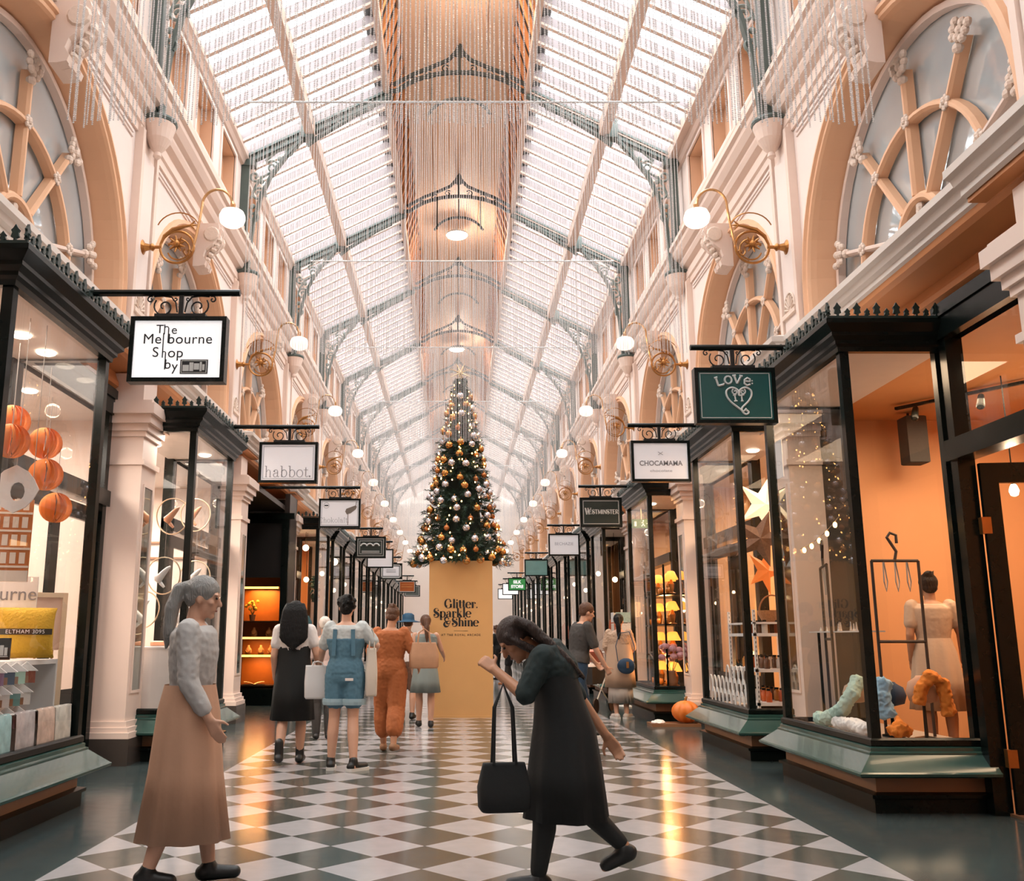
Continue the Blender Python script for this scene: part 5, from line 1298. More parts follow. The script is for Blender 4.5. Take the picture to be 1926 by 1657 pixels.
# navy sun hat
J = joints(knL=(-.09, .05, .49), anL=(-.09, .1, .08), hd=(0, .04, 1.57))
t, P, M = person('person in blue sun hat, white top and brown shorts', (-.9, 15.6, 0), -5, J, M_SKIN, .011, scale=.98)
hair(t, P, M, M_BRNH, 'crop', J); top(t, J, M_WTEE, sl=.8, e=.02); trousers(t, J, M_BROWN, 'shorts', .9, .04); shoes(t, J, M_SHOE, None, .01)
mb = MB(); mb.smooth = True; mb.lathe([(.22, .0), (.23, -.01), (.11, .02), (.105, .05), (.1, .11), (.06, .14), (.01, .145)], tuple(J['hd'] + Vector((0, -.01, .03))), 22); mb.build('sun_hat', mat('blue_straw_hat', '#24506e', .7, var=.15), t)
# grey dress by the box
J = joints(elR=(.25, .08, 1.16), wrR=(.3, .25, 1.06), knL=(-.09, .06, .49), anL=(-.09, .12, .08), hd=(0, .04, 1.57))
t, P, M = person('person in grey sleeveless dress beside the brown box', (-.56, 14.2, 0), 5, J, M_SKIN, .011, scale=.97)
hair(t, P, M, M_BRNH, 'pony', J); top(t, J, mat('grey_dress_cloth', '#7f8783', .8, var=.1), 'bodice', 0, .012)
skirt(t, 'grey_skirt', MATS['grey_dress_cloth'], [((0, 0, 1.05), .15, .11), ((0, 0, .92), .18, .135), ((0, 0, .7), .21, .16), ((0, 0, .52), .23, .18)], 8, .06); shoes(t, J, M_SHOE, None, .0)
# white-haired person half hidden
J = joints(hd=(0, .03, 1.575))
t, P, M = person('person with white hair in pale pink shirt, behind the denim playsuit', (-1.86, 12.6, 0), 10, J, M_SKIN, .011, scale=.93)
hair(t, P, M, M_GRYH, 'crop', J); top(t, J, mat('pale_pink_shirt', '#d8bfb6', .8, var=.05), sl=.9, e=.016); trousers(t, J, M_GREYC); shoes(t, J, M_SHOE)
# far pair right of the box
J = joints(elL=(-.24, .06, 1.12), wrL=(-.14, .22, 1.1))
t, P, M = person('person all in black standing right of the brown box', (1.2, 30.0, 0), 60, J, M_SKIN, .013, scale=1.0)
hair(t, P, M, M_BRNH, 'short', J); top(t, J, M_BLKC, sl=.8); trousers(t, J, M_BLKC); shoes(t, J, M_SHOE)
J = joints(elR=(.24, .0, 1.13), wrR=(.22, .16, .98), hd=(0, .08, 1.55), nk=(0, .02, 1.43), face=(0, 1, -.35), knL=(-.09, .08, .49), anL=(-.09, .16, .08))
t, P, M = person('person in white tee and black shorts wearing black backpack', (1.42, 26.8, 0), 85, J, M_SKIN, .013, scale=1.0)
hair(t, P, M, M_BRNH, 'crop', J); top(t, J, M_WTEE, sl=.55, e=.02); trousers(t, J, M_BLKC, 'shorts', .75, .03); shoes(t, J, mat('orange_shoe', '#a5612f', .6), None, 0)
mb = MB(); leg(mb, J, 'L', .004, 1.95); leg(mb, J, 'R', .004, 1.95); blob(mb, 'leggings', M_GREYC, t, .012)
mb = MB(); mb.ell(J['hd'] + Vector((0, 0, .06)), (.09, .11, .06), 12, 8); mb.ell(J['hd'] + Vector((0, .12, .04)), (.06, .07, .012), 10, 6); blob(mb, 'cap', M_BLKC, t, .01)
o = thing('backpack', 'black backpack on the far person in white tee', 'backpack', (1.42 + .24, 26.82, .98)); mb = MB(); mb.ell((0, 0, .18), (.1, .15, .22), 14, 10); mb.ell((.07, 0, .1), (.05, .11, .1), 10, 8); blob(mb, 'body', M_BLKC, o, .015); mb = MB(); mb.tube([(-.09, .08, .32), (-.2, .1, .42), (-.32, .1, .3), (-.3, .1, .1), (-.1, .09, .02)], .015, 6); mb.build('strap', M_BLKC, o)
# foreground: bowed woman in black crossing to the left
J = joints(pel=(0, -.02, .86), ch=(0, .04, 1.14), nk=(0, .13, 1.25), hd=(0, .24, 1.29), face=(0, .75, -.65), shL=(-.16, .1, 1.2), shR=(.16, .07, 1.2), elR=(.2, -.12, .97), wrR=(.2, -.27, .76), elL=(-.2, .2, 1.0), wrL=(-.06, .36, 1.13),
           hpL=(-.08, -.02, .84), hpR=(.08, -.02, .84), knL=(-.08, .1, .45), anL=(-.08, .14, .08), knR=(.08, -.04, .46), anR=(.085, -.33, .2), toeR=(0, .1, -.11))
t, P, M = person('person in black dress and leggings bowing her head, crossing the nearest tiles', (.47, 5.24, 0), 88, J, M_SKIN2, .007, ((.9, 1), (.55, -1)))
hair(t, P, M, mat('dark_auburn_hair', '#2c1a11', .6, var=.3, scale=40, bump=.7, bscale=9, stretch=(14, 14, 1.5)), 'long', J)
top(t, J, mat('teal_black_top', '#1c2827', .85, var=.1, bump=.15, bscale=14), sl=.95, e=.03, jit=.006, z0=.5)
skirt(t, 'black_dress', M_BLKC, [((0, .04, 1.1), .19, .135), ((0, 0, .95), .18, .14), ((0, -.02, .82), .205, .17), ((0, -.02, .6), .225, .2), ((0, -.02, .36), .245, .225)], 8, .06)
mb = MB(); leg(mb, J, 'L', .008, 1.93); leg(mb, J, 'R', .008, 1.93); blob(mb, 'leggings', M_LEG, t, .009)
shoes(t, J, M_SHOE, None, -.02, 'flat_shoe')
bag('handbag', 'black slouchy handbag carried in front of the bowed person in black', M_BLKC, (.15, 5.06, .42), .27, .13, .24, 10, .4, soft=.5)
# man in charcoal tee pushing the pram
J = joints(ch=(0, .05, 1.27), nk=(0, .08, 1.43), hd=(0, .14, 1.56), face=(0, 1, -.3), shL=(-.175, .07, 1.38), shR=(.175, .07, 1.38), elL=(-.22, .16, 1.1), wrL=(-.18, .32, .92), elR=(.21, .16, 1.1), wrR=(.18, .3, .88), knL=(-.09, .1, .5), anL=(-.09, .14, .08), knR=(.09, -.05, .5), anR=(.09, -.22, .1), toeR=(0, .13, -.055))
t, P, M = person('person with short dark hair in charcoal tee leaning forward, facing right', (1.52, 12.6, 0), -75, J, M_SKIN, .009, ((1.1, 1), (1.1, -1)), build=1.1, scale=1.05)
hair(t, P, M, M_BRNH, 'crop', J); top(t, J, M_GREYC, sl=.8, e=.02, wide=1.12); trousers(t, J, M_NAVY); shoes(t, J, M_SHOE, M_SOLE)
# pram
t = thing('pram', 'pram with salmon pink hood beside the person in beige tunic', 'pram', (2.3, 17.0, 0), R(150))
mb = MB(); mb.smooth = True
for k in range(7):
    a = R(-10 + 20 * k)
rg = [[(x * .2, .02 - .3 * math.cos(R(a)) * math.sqrt(max(0, 1 - x * x * .5)), .82 + .28 * math.sin(R(a))) for x in [-1, -.6, -.2, .2, .6, 1]] for a in range(0, 121, 15)]
mb.loft(rg, caps=False, closed=False); mb.build('hood', mat('salmon_hood', '#d98a74', .7, var=.06), t, recalc=False)
mb = MB(); mb.loft([[(x, y, z) for x, y in ((-.2, -.3), (.2, -.3), (.2, .4), (-.2, .4))] for z in (.5, .8)]); mb.build('carry_cot', mat('pram_black', '#26221f', .7), t)
mb = MB(); mb.ell((0, .05, .8), (.18, .3, .08), 12, 8); mb.build('blanket', mat('pale_blanket', '#cfcac6', .9, bump=.3), t)
mb = MB()
for s in (-1, 1):
    mb.tube([(s * .22, -.62, 1.04), (s * .22, -.35, .75), (s * .22, .38, .14)], .013, 6); mb.tube([(s * .22, .2, .5), (s * .22, -.36, .14)], .013, 6)
mb.tube([(-.22, -.62, 1.04), (.22, -.62, 1.04)], .016, 6); mb.build('frame', M_SILV, t)
for x in (-.24, .24):
    for y in (-.36, .38):
        mb = MB(); mb.lathe([(.04, -.012), (.13, -.015), (.14, 0), (.13, .015), (.04, .012)], (x, y, .14), 18, 'x'); mb.build('wheel', M_SHOE, t)
# woman in beige tunic with navy bag
J = joints(elL=(-.23, -.02, 1.13), wrL=(-.2, .14, 1.0), elR=(.23, .04, 1.12), wrR=(.1, .2, 1.0), anL=(-.07, -.06, .08), toeL=(-.08, .13, -.045), toeR=(.07, .13, -.045))
t, P, M = person('person in beige tunic with black ponytail by the lamp shop window', (2.62, 15.75, 0), -15, J, M_SKIN, .01, scale=1.0)
hair(t, P, M, M_BLKH, 'pony', J); top(t, J, M_BEIGE, 'tunic_top', .9, .04, jit=.01)
skirt(t, 'tunic', M_BEIGE, [((0, 0, 1.2), .2, .15), ((0, 0, 1.0), .22, .17), ((0, 0, .75), .235, .18), ((0, 0, .5), .25, .19)], 6, .05)
skirt(t, 'pleated_skirt', mat('pale_pleats', '#b5aca4', .8, var=.08), [((0, 0, .7), .18, .14), ((0, 0, .45), .2, .16), ((0, 0, .25), .21, .17)], 18, .05)
shoes(t, J, mat('white_canvas_shoe', '#c9bdb3', .7), M_SOLE, -.02)
o = thing('crossbody_bag', 'small navy bag with gold clasp on the beige tunic', 'bag', (2.68, 15.49, .72), R(-15)); mb = MB(); mb.ell((0, 0, .13), (.15, .06, .13), 14, 10); mb.ell((0, -.03, .16), (.14, .045, .09), 12, 8); blob(mb, 'body', M_NAVY, o, .012); mb = MB(); mb.box(.01, .05, -.085, -.07, .1, .2); mb.build('clasp', M_BRASS, o); mb = MB(); mb.tube([(-.13, 0, .2), (-.16, .0, .45), (-.1, .05, .66), (.06, .1, .68), (.14, .04, .45), (.13, 0, .2)], .008, 6); mb.build('strap', M_NAVY, o)
# person passing on the far left of the foreground
J = joints(knL=(-.09, .1, .49), anL=(-.09, .14, .08), knR=(.09, -.02, .48), anR=(.09, -.16, .1), toeR=(0, .13, -.06), elL=(-.21, -.06, 1.12), wrL=(-.19, -.02, .88), elR=(.2, .02, 1.1), wrR=(.18, .14, .9), hd=(0, .05, 1.57))
t, P, M = person('person in pale grey top and long tan skirt passing at the near left', (-1.58, 5.3, 0), -84, J, M_SKIN, .008, scale=.97)
hair(t, P, M, mat('ash_grey_hair', '#8d8a86', .5, var=.2, scale=40, bump=.7, bscale=9, stretch=(14, 14, 1.5)), 'pony', J); top(t, J, mat('pale_grey_knit', '#b3aeaa', .8, var=.05, bump=.2, bscale=14), sl=1.7, e=.025, jit=.005)
skirt(t, 'long_skirt', M_TAN, [((0, 0, 1.08), .178, .142), ((0, 0, .94), .205, .17), ((0, 0, .6), .19, .2), ((0, 0, .24), .19, .25)], 9, .06); shoes(t, J, M_SHOE, None, 0)
# shop assistant inside the scarf shop, on a low platform
mb = MB(); mb.box(4.0, 4.7, 8.35, 9.1, .02, .25); o = mb.build('platform', M_WOODF); tag(o, 'low wooden platform inside the scarf shop under the person in beige', 'platform')
J = joints(elR=(.24, .02, 1.12), wrR=(.26, .1, .86), hd=(0, .02, 1.57))
t, P, M = person('person in beige dress with dark bun inside the scarf shop window', (4.32, 8.72, .25), -15, J, M_SKIN2, .009, scale=.97)
hair(t, P, M, M_BLKH, 'bun', J); top(t, J, M_BEIGE, 'dress_bodice', .6, .02, jit=.002)
skirt(t, 'dress_skirt', M_BEIGE, [((0, 0, 1.08), .15, .115), ((0, 0, .95), .19, .15), ((0, 0, .7), .22, .18), ((0, 0, .42), .25, .2)], 9, .07); shoes(t, J, M_SHOE)
# pumpkin lantern on a floor tray
t = thing('pumpkin', 'orange fabric pumpkin sitting on the floor tray', 'pumpkin', (3.38, 14.5, .04)); mb = MB(); mb.smooth = True; rg = []
for i in range(11):
    ph = PI * i / 10; ph = min(max(ph, .05), PI - .05)
    rg.append([(.2 * math.sin(ph) * (1 + .07 * math.cos(9 * a)) * math.cos(a), .2 * math.sin(ph) * (1 + .07 * math.cos(9 * a)) * math.sin(a), .165 - .165 * math.cos(ph)) for a in [2 * PI * q / 54 for q in range(54)]])
mb.loft(rg); mb.build('body', mat('orange_pumpkin', '#d9752a', .45, var=.15, scale=10), t); mb = MB(); mb.tube([(0, 0, .31), (.01, 0, .36), (.03, 0, .39)], [.025, .018, .014], 8); mb.build('stem', M_BRASS, t)
t = thing('floor_tray', 'low dark wooden tray on the floor under the pumpkin', 'tray', (3.15, 14.48, 0)); mb = MB(); mb.box(-.33, .4, -.2, .2, 0, .03); mb.build('board', M_KICK, t); mb = MB()
for (a, b, c_, d_) in ((-.33, .4, -.2, -.18), (-.33, .4, .18, .2), (-.33, -.31, -.18, .18), (.38, .4, -.18, .18)): mb.box(a, b, c_, d_, .03, .045)
mb.build('rim', M_KICK, t)
t = thing('folded_cloth', 'folded white cloth on the tray left of the pumpkin', 'cloth', (2.95, 14.48, .03)); mb = MB(); mb.ell((0, 0, .02), (.11, .14, .025), 12, 6); mb.ell((.02, .01, .04), (.08, .11, .02), 10, 6); blob(mb, 'cloth', M_WTEE, t, .01, 2, .008)
# ================================================================ what stands in the shop windows
def T1(name, label, cat, loc, rz=0, group=None): return thing(name, label, cat, loc, R(rz), group)
M_ORP = mat('orange_paper', '#dd8136', .7, var=.1); M_WHT = mat('white_board', '#e9e4e0', .5, var=.03); M_STRING = mat('thin_cord', '#8b8078', .6)
def downlight(x, y, z, label):
    mb = MB(); mb.lathe([(.01, -.012), (.06, -.012), (.075, -.004), (.08, .006), (.01, .006)], (0, 0, 0), 18); o = mb.build('downlight', M_DOWN); o.location = (x, y, z); tag(o, label, 'downlight', None)
for i, (x, y, z, w) in enumerate(((-3.55, 7.0, 3.65, 'nearest in the souvenir shop window'), (-3.55, 7.46, 3.65, 'second in the souvenir shop window'), (-4.35, 8.9, 3.71, 'deepest inside the souvenir shop'), (-3.85, 10.8, 3.65, 'nearest in the shoe shop window'), (-3.85, 11.25, 3.65, 'second in the shoe shop window'), (-3.4, 11.9, 3.65, 'far corner of the shoe shop window'), (3.7, 11.6, 3.65, 'in the ceiling of the star lantern window'), (3.4, 16.4, 3.65, 'in the ceiling of the lamp shop window'))):
    downlight(x, y, z, 'round lit downlight, ' + w)
# --- souvenir shop (left, nearest)
def paper_ball(r):
    t = thing('paper_lantern', '', 'paper lantern')
    mb = MB(); mb.smooth = True
    for k in range(16):
        a = 2 * PI * k / 16; rg = []
        for i in range(13):
            ph = PI * i / 12; rr = r * math.sin(ph) + .004; aa = a + .5 * math.sin(ph)
            p = Vector((rr * math.cos(aa), rr * math.sin(aa), -r * math.cos(ph))); q = Vector((rr * .72 * math.cos(aa + .28), rr * .72 * math.sin(aa + .28), -r * math.cos(ph)))
            rg.append([p, q])
        mb.loft(rg, caps=False, closed=False)
    mb.build('paper_ribs', M_ORP, t, recalc=False)
    mb = MB(); mb.tube([(0, 0, -r), (0, 0, r), (0, 0, r + .5)], .003, 5); mb.build('cord', M_STRING, t); return t
pb = paper_ball(.125)
for i, (x, y, z, w) in enumerate(((-3.35, 7.15, 2.81, 'topmost by the corner post'), (-3.30, 7.10, 2.55, 'middle one by the corner post'), (-3.3, 6.5, 2.69, 'front one of the pair at the left edge'), (-3.42, 7.6, 2.36, 'lowest and farthest in the window'), (-3.5, 6.9, 2.93, 'rear one of the pair at the left edge'))):
    o = pb if i == 0 else dup(pb)
    o.location = (x, y, z); o['label'] = 'orange ribbed paper ball lantern, ' + w; o['group'] = 'paper ball lanterns in the souvenir window'
t = T1('cutout_sign', 'white hanging cut-out shape with an oval hole in the souvenir window', 'sign', (-3.3, 6.62, 2.36), 12)
mb = MB(); ol = [(-.16, -.12), (-.12, .06), (0, .16), (.12, .1), (.14, -.05), (.08, -.16)]
inn = [(.02 + .05 * math.cos(R(a)), -.02 + .07 * math.sin(R(a))) for a in range(0, 360, 30)]
out = [(.0 + .15 * math.cos(R(a)) * (1.1 if a % 60 == 0 else .98), .16 * math.sin(R(a)) * (1.1 if a % 90 == 0 else .95)) for a in range(0, 360, 30)]
for y in (-.008, .008): mb.add([(u, y, v) for u, v in out] + [(u, y, v) for u, v in inn], [(i, (i + 1) % 12, 12 + (i + 1) % 12, 12 + i) for i in range(12)])
mb.add([(u, y, v) for y in (-.008, .008) for u, v in out], [(i, (i + 1) % 12, 12 + (i + 1) % 12, 12 + i) for i in range(12)]); mb.build('board', M_WHT, t, recalc=False)
mb = MB(); mb.tube([(0, 0, .16), (0, 0, 1.3)], .003, 5); mb.build('cord', M_STRING, t)
t = T1('facade_print', 'hanging orange print of an ornate building facade in the souvenir window', 'print', (-3.38, 6.72, 2.0), 14)
mb = MB(); mb.box(-.17, .17, -.01, .01, -.3, .3); mb.build('panel', mat('print_orange', '#c9783f', .5, var=.25, scale=10), t)
mb = MB()
for r_ in range(4):
    mb.box(-.17, .17, -.016, -.01, -.2 + .13 * r_, -.185 + .13 * r_)
    for k in range(5): mb.box(-.15 + .063 * k, -.11 + .063 * k, -.014, -.01, -.17 + .13 * r_, -.09 + .13 * r_)
mb.box(-.17, .17, -.014, -.01, -.3, -.22); mb.build('printed_windows', mat('print_white', '#ecdccb', .5), t)
mb = MB(); mb.tube([(-.15, 0, .3), (-.15, 0, 1.65)], .003, 4); mb.tube([(.15, 0, .3), (.15, 0, 1.65)], .003, 4); mb.build('cord', M_STRING, t)
t = T1('lettered_board', 'white board with grey letters urne below the facade print', 'sign', (-3.6, 7.42, 1.2), 12); mb = MB(); mb.box(-.2, .16, -.01, .01, .32, .58); mb.build('board', M_WHT, t)
sans_text('urne', .15, M_GREY, t, (.02, -.012, .44)); mb = MB(); mb.box(-.18, -.15, .0, .015, 0, .33); mb.box(.1, .13, .0, .015, 0, .33); mb.build('leg', M_WHT, t)
t = T1('display_unit', 'white open display unit carrying the yellow cushion', 'display unit', (-3.6, 7.1, .5), 0)
mb = MB(); 
for (x0, x1, y0, y1, z0, z1) in ((-.28, .28, -.6, .55, .6, .635), (-.28, .28, -.6, .55, 0, .03), (-.28, -.25, -.6, .55, .03, .6), (-.28, .28, .52, .55, .03, .6), (-.28, .28, -.1, -.07, .03, .6)): mb.box(x0 if x1 - x0 > .1 else x0, x1, y0, y1, z0, z1)
mb.v = mb.v; mb.build('carcass', M_WHT, t)
t = T1('cushion', 'yellow knitted cushion lettered Eltham 3095 with dark band', 'cushion', (-3.42, 7.25, 1.14), 24)
mb = MB(); mb.smooth = True; rg = []
for k in range(9):
    v = -.19 + .38 * k / 8; row = []
    for q in range(24):
        a = 2 * PI * q / 24; pin = 1 - .1 * (1 - abs(v) / .19) * 0; w = .2 * (1 + .08 * (abs(v) / .19) ** 4)
        ca, sa = math.cos(a), math.sin(a); x = w * (abs(ca) ** .6) * (1 if ca > 0 else -1); th = .075 * (1 - (abs(v) / .195) ** 2.5) * (1 - (abs(x) / .225) ** 3) + .006
        row.append((x, th * (1 if sa > 0 else -1) * min(1, abs(sa) * 1.6), v + .2))
    rg.append(row)
mb.loft(rg); mb.build('cover', mat('yellow_knit', '#d3a52f', .85, var=.1, scale=40, bump=.5, bscale=50), t)
mb = MB(); mb.smooth = True; mb.loft([[(x, -.085 + 1.3 * abs(x) ** 2.2, z) for x in [-.19 + .38 * i / 10 for i in range(11)]] for z in (.185, .23)], caps=False, closed=False); mb.build('dark_band', mat('dark_band_cloth', '#3a3226', .8), t, recalc=False)
sans_text('ELTHAM 3095', .042, M_WHT, t, (0, -.089, .207), spacing=1.1)
t = T1('framed_picture', 'white wooden frame standing behind the yellow cushion', 'frame', (-3.62, 7.95, .5), 30); mb = MB()
for (a, b, c_, e) in ((-.2, .2, 1.14, 1.18), (-.2, -.16, .0, 1.14), (.16, .2, .0, 1.14)): mb.box(a, b, -.02, .02, c_, e)
mb.build('frame', mat('pale_wood', '#dcc3a5', .6, var=.1, stretch=(1, 1, 10)), t); mb = MB(); mb.box(-.16, .16, 0, .01, .7, 1.14); mb.build('backing', mat('pale_pink_backing', '#d9b8a6', .6), t)
t = T1('logo_tile', 'small black tile with white skyline emblem left of the cushion', 'tile', (-3.3, 6.62, 1.15), 10); mb = MB(); mb.box(-.07, .07, -.012, .012, 0, .15); mb.build('tile', M_INK, t); mb = MB()
for (a, b, c_, e) in ((-.055, -.03, .03, .09), (-.025, .0, .03, .12), (.005, .03, .03, .1), (.035, .055, .03, .085), (-.06, .06, .02, .026)): mb.box(a, b, -.016, -.012, c_, e)
mb.build('emblem', M_SILV, t)
HC = ['#d9b84a', '#7fb3b8', '#b98a92', '#8b7f86', '#c96f4a', '#d8cfc6', '#5f8f8a', '#e3d9d0', '#8f6f8a', '#3d4f63', '#a9cbb5', '#8a4a38']
def house(m): 
    t = thing('toy_house', '', 'ornament'); mb = MB(); mb.box(-.055, .055, -.035, .035, 0, .09); mb.build('walls', m, t); mb = MB(); mb.prism([(-.07, .085), (.07, .085), (0, .15)], lambda u, v, w: (u, w, v), -.04, .04); mb.build('roof', M_WHT, t); mb = MB(); mb.box(-.016, .016, -.038, -.035, .0, .05); mb.build('door', M_KICK, t); return t
hn = ['yellow', 'pale blue', 'dusty pink', 'grey', 'terracotta', 'off-white', 'sea green', 'cream', 'mauve', 'navy', 'mint', 'red-brown']
for i, hc in enumerate(HC):
    r_, k = divmod(i, 4); h = house(mat('house_' + hn[i].replace(' ', '_').replace('-', '_'), hc, .6)); h.location = (-3.255, 6.38 + k * .16 + .05 * r_, .68 + .15 * r_); h.rotation_euler = (0, 0, R(25)); h.scale = (1.15, 1.15, 1.0)
    tag(h, hn[i] + ' little house ornament with white roof in the souvenir window', 'ornament', 'little house ornaments')
mb = MB(); mb.box(-3.31, -3.2, 6.3, 7.1, .5, .68); o = mb.build('ornament_step', M_WHT); tag(o, 'low white step under the little house ornaments', 'step')
t = T1('towel_rail', 'thin white rail of printed towels along the souvenir window', 'rail', (-3.17, 6.9, .5)); mb = MB(); mb.tube([(0, -.75, .28), (0, .72, .28)], .008, 8); mb.tube([(0, -.75, 0), (0, -.75, .28)], .008, 6); mb.tube([(0, .72, 0), (0, .72, .28)], .008, 6); mb.build('bar', M_WHT, t)
for i, (y, c1, w) in enumerate(((6.42, '#9fc0bf', 'pale aqua printed'), (6.78, '#b7aca9', 'grey and white printed'), (7.12, '#cdb1a0', 'coral and grey printed'), (7.42, '#c9c2b6', 'pale green and orange printed'))):
    mb = MB(); mb.smooth = True; pr = [(-.03, .52), (-.028, .68), (-.02, .775), (0, .793), (.02, .775), (.026, .66), (.028, .53)]
    mb.loft([[(-3.17 + u + .006 * math.sin(q * 1.7), y - .14 + .035 * q, v) for u, v in pr] for q in range(9)], caps=False, closed=False)
    o = mb.build('tea_towel', mat('towel_print_%d' % i, c1, .85, var=.5, scale=14), recalc=False); tag(o, w + ' tea towel hanging on the rail', 'tea towel')
# --- shoe shop (left, second)
def hoop_shoe(c, label, ry=0, g='shoes hung in hoops in the shoe shop'):
    t = thing('hoop_display', label, 'shoe display', (0, 0, 0), 0, g)
    mb = MB(); mb.tube([(.19 * math.cos(a), .02 * math.sin(2 * a), .21 * math.sin(a)) for a in [2 * PI * i / 32 for i in range(33)]], .008, 6); mb.build('hoop', mat('pale_gold_hoop', '#d9bfa0', .3, .5), t)
    mb = MB(); M = Matrix.Rotation(R(-55), 3, 'Y')
    mb.smooth = True; prof = [(-.1, .03, .035), (-.07, .036, .05), (-.02, .032, .04), (.05, .038, .03), (.1, .034, .02), (.13, .012, .008)]
    mb.loft([[M @ Vector((x, w * math.cos(a), h * .6 + h * math.sin(a))) for a in [2 * PI * q / 14 for q in range(14)]] for x, w, h in prof]); s = mb.build('shoe', c, t)
    mb = MB(); p = M @ Vector((-.085, 0, -.02)); q = M @ Vector((-.1, 0, -.085)); mb.tube([p, q], [.022, .014], 8); mb.build('heel', c, s)
    mb = MB(); mb.tube([(0, 0, .21), (0, 0, .6)], .0025, 4); mb.build('cord', M_STRING, t); return t
SW, SP = mat('white_shoe_leather', '#dcdad8', .4), mat('blush_shoe_leather', '#d79a76', .4)
for i, (x, y, z, m, w) in enumerate(((-3.4, 10.7, 2.69, SP, 'blush shoe, highest in the near pane'), (-3.45, 10.65, 2.0, SW, 'white shoe in the middle of the near pane'), (-3.7, 10.75, 1.62, SW, 'white shoe by the mirrored pilaster'), (-3.3, 11.0, 1.55, SW, 'white shoe low behind the corner post'), (-3.45, 11.8, 2.85, SP, 'blush shoe, highest in the side pane'), (-3.4, 11.75, 2.05, SW, 'white shoe in the side pane'))):
    h = hoop_shoe(m, 'thin hoop holding a ' + w); h.location = (x, y, z)
t = T1('display_plinth', 'white block plinth in the shoe shop window', 'plinth', (-3.6, 10.95, .5)); mb = MB(); mb.box(-.3, .3, -.28, .28, 0, .68); mb.build('block', M_WHT, t); mb = MB(); mb.box(-.31, .31, -.29, .29, .68, .7); mb.build('top', M_WHT, t)
t = T1('loafer_pair', 'blush loafer standing on the white block plinth', 'shoe', (-3.48, 10.85, 1.2)); mb = MB(); mb.smooth = True; mb.loft([[(x, w * math.cos(a), .035 + h * math.sin(a)) for a in [2 * PI * q / 14 for q in range(14)]] for x, w, h in [(-.13, .03, .03), (-.09, .042, .036), (0, .036, .034), (.07, .044, .03), (.13, .03, .018), (.145, .01, .01)]]); mb.build('upper', SP, t); mb = MB(); mb.box(-.13, .13, -.035, .035, -.0, .012); mb.build('sole', SW, t)
t = T1('shelf_wall', 'white back shelving lit along its edges inside the shoe shop', 'shelving', (-6.2, 12.0, .02)); 
for z in (.5, 1.0, 1.5, 2.0): 
    mb = MB(); mb.box(-.2, .2, -1.6, 1.6, z, z + .04); sh = mb.build('shelf', M_WHT, t); mb = MB(); mb.box(.19, .21, -1.6, 1.6, z - .02, z); mb.build('light_strip', mat('soft_light_strip', '#fff2e6', .4, emit='#ffe8d2', estr=3), sh)
mb = MB(); mb.box(-.25, -.2, -1.7, 1.7, 0, 2.4); mb.box(-.2, .22, -1.7, -1.62, 0, 2.4); mb.box(-.2, .22, 1.62, 1.7, 0, 2.4); mb.build('carcass', M_WHT, t)
t = T1('picture_rail', 'pair of dark horizontal lines along the shoe shop back wall', 'rail', (-5.2, 14.98, 2.55)); mb = MB(); mb.box(-1.1, 1.1, -.04, 0, 0, .03); mb.box(-1.1, 1.1, -.04, 0, .25, .28); mb.build('rails', M_KICK, t)
# --- scarf and jewellery shop (right, nearest)
def scarf(name, label, m, pts, r, seed=0):
    rs = random.Random(seed); mb = MB()
    for k in range(4):
        q = [(x + rs.uniform(-.03, .03), y + rs.uniform(-.03, .03), z + rs.uniform(-.01, .02)) for x, y, z in pts]; mb.tube(q, [r * rs.uniform(.7, 1.1) for _ in q], 9)
    o = blob(mb, name, m, None, .012, 3, .014); o.parent = None; return tag(o, label, 'scarf')
M_SCT = mat('mint_scarf', '#a9c4b8', .85, var=.2, scale=10); M_SCO = mat('orange_scarf', '#d87a24', .85, var=.25, scale=9); M_SCB = mat('blue_white_scarf', '#8fb0c4', .85, var=.35, scale=8); M_SCW = mat('white_scarf', '#d9d5d2', .85, var=.15, scale=9)
def stand(name, label, loc, h, m):
    t = thing(name, label, 'display form', loc); mb = MB(); mb.lathe([(.09, 0), (.09, .015), (.015, .03), (.012, h * .6)], (0, 0, 0), 16); mb.build('base', M_BLACK, t)
    mb = MB(); mb.smooth = True; mb.lathe([(.02, h * .55), (.1, h * .6), (.12, h * .75), (.1, h * .9), (.05, h * .97), (.04, h), (.01, h)], (0, 0, 0), 18, sx=1.1, sy=.7); mb.build('bust', m, t); return t
stand('scarf_form', 'small display form draped with the mint scarf', (3.5, 8.55, .5), .42, M_BEIGE); scarf('scarf', 'mint green scarf draped over a form in the scarf window', M_SCT, [(3.52, 8.5, .93), (3.42, 8.45, .82), (3.34, 8.5, .68), (3.3, 8.7, .58), (3.3, 8.9, .55)], .06, 1)
scarf('scarf', 'white scarf lying crumpled along the window bottom', M_SCW, [(3.28, 7.9, .55), (3.32, 8.2, .56), (3.28, 8.5, .55)], .05, 2)
stand('scarf_form', 'small display form draped with the blue scarf', (3.52, 7.95, .5), .44, M_NAVY); scarf('scarf', 'blue and white scarf over a dark form behind the corner post', M_SCB, [(3.45, 7.9, .95), (3.4, 7.85, .82), (3.44, 7.84, .66)], .07, 3)
stand('bag_form', 'tan display form wrapped in the orange scarf', (3.68, 7.72, .5), .5, M_TAN); scarf('scarf', 'orange scarf wrapped round a tan form by the door', M_SCO, [(3.6, 7.62, .78), (3.62, 7.6, .92), (3.7, 7.6, 1.0), (3.8, 7.62, .95), (3.82, 7.6, .7)], .045, 4); scarf('scarf', 'small orange scarf heaped beside the corner post', M_SCO, [(3.33, 7.55, .56), (3.38, 7.55, .62), (3.44, 7.56, .57)], .05, 5)
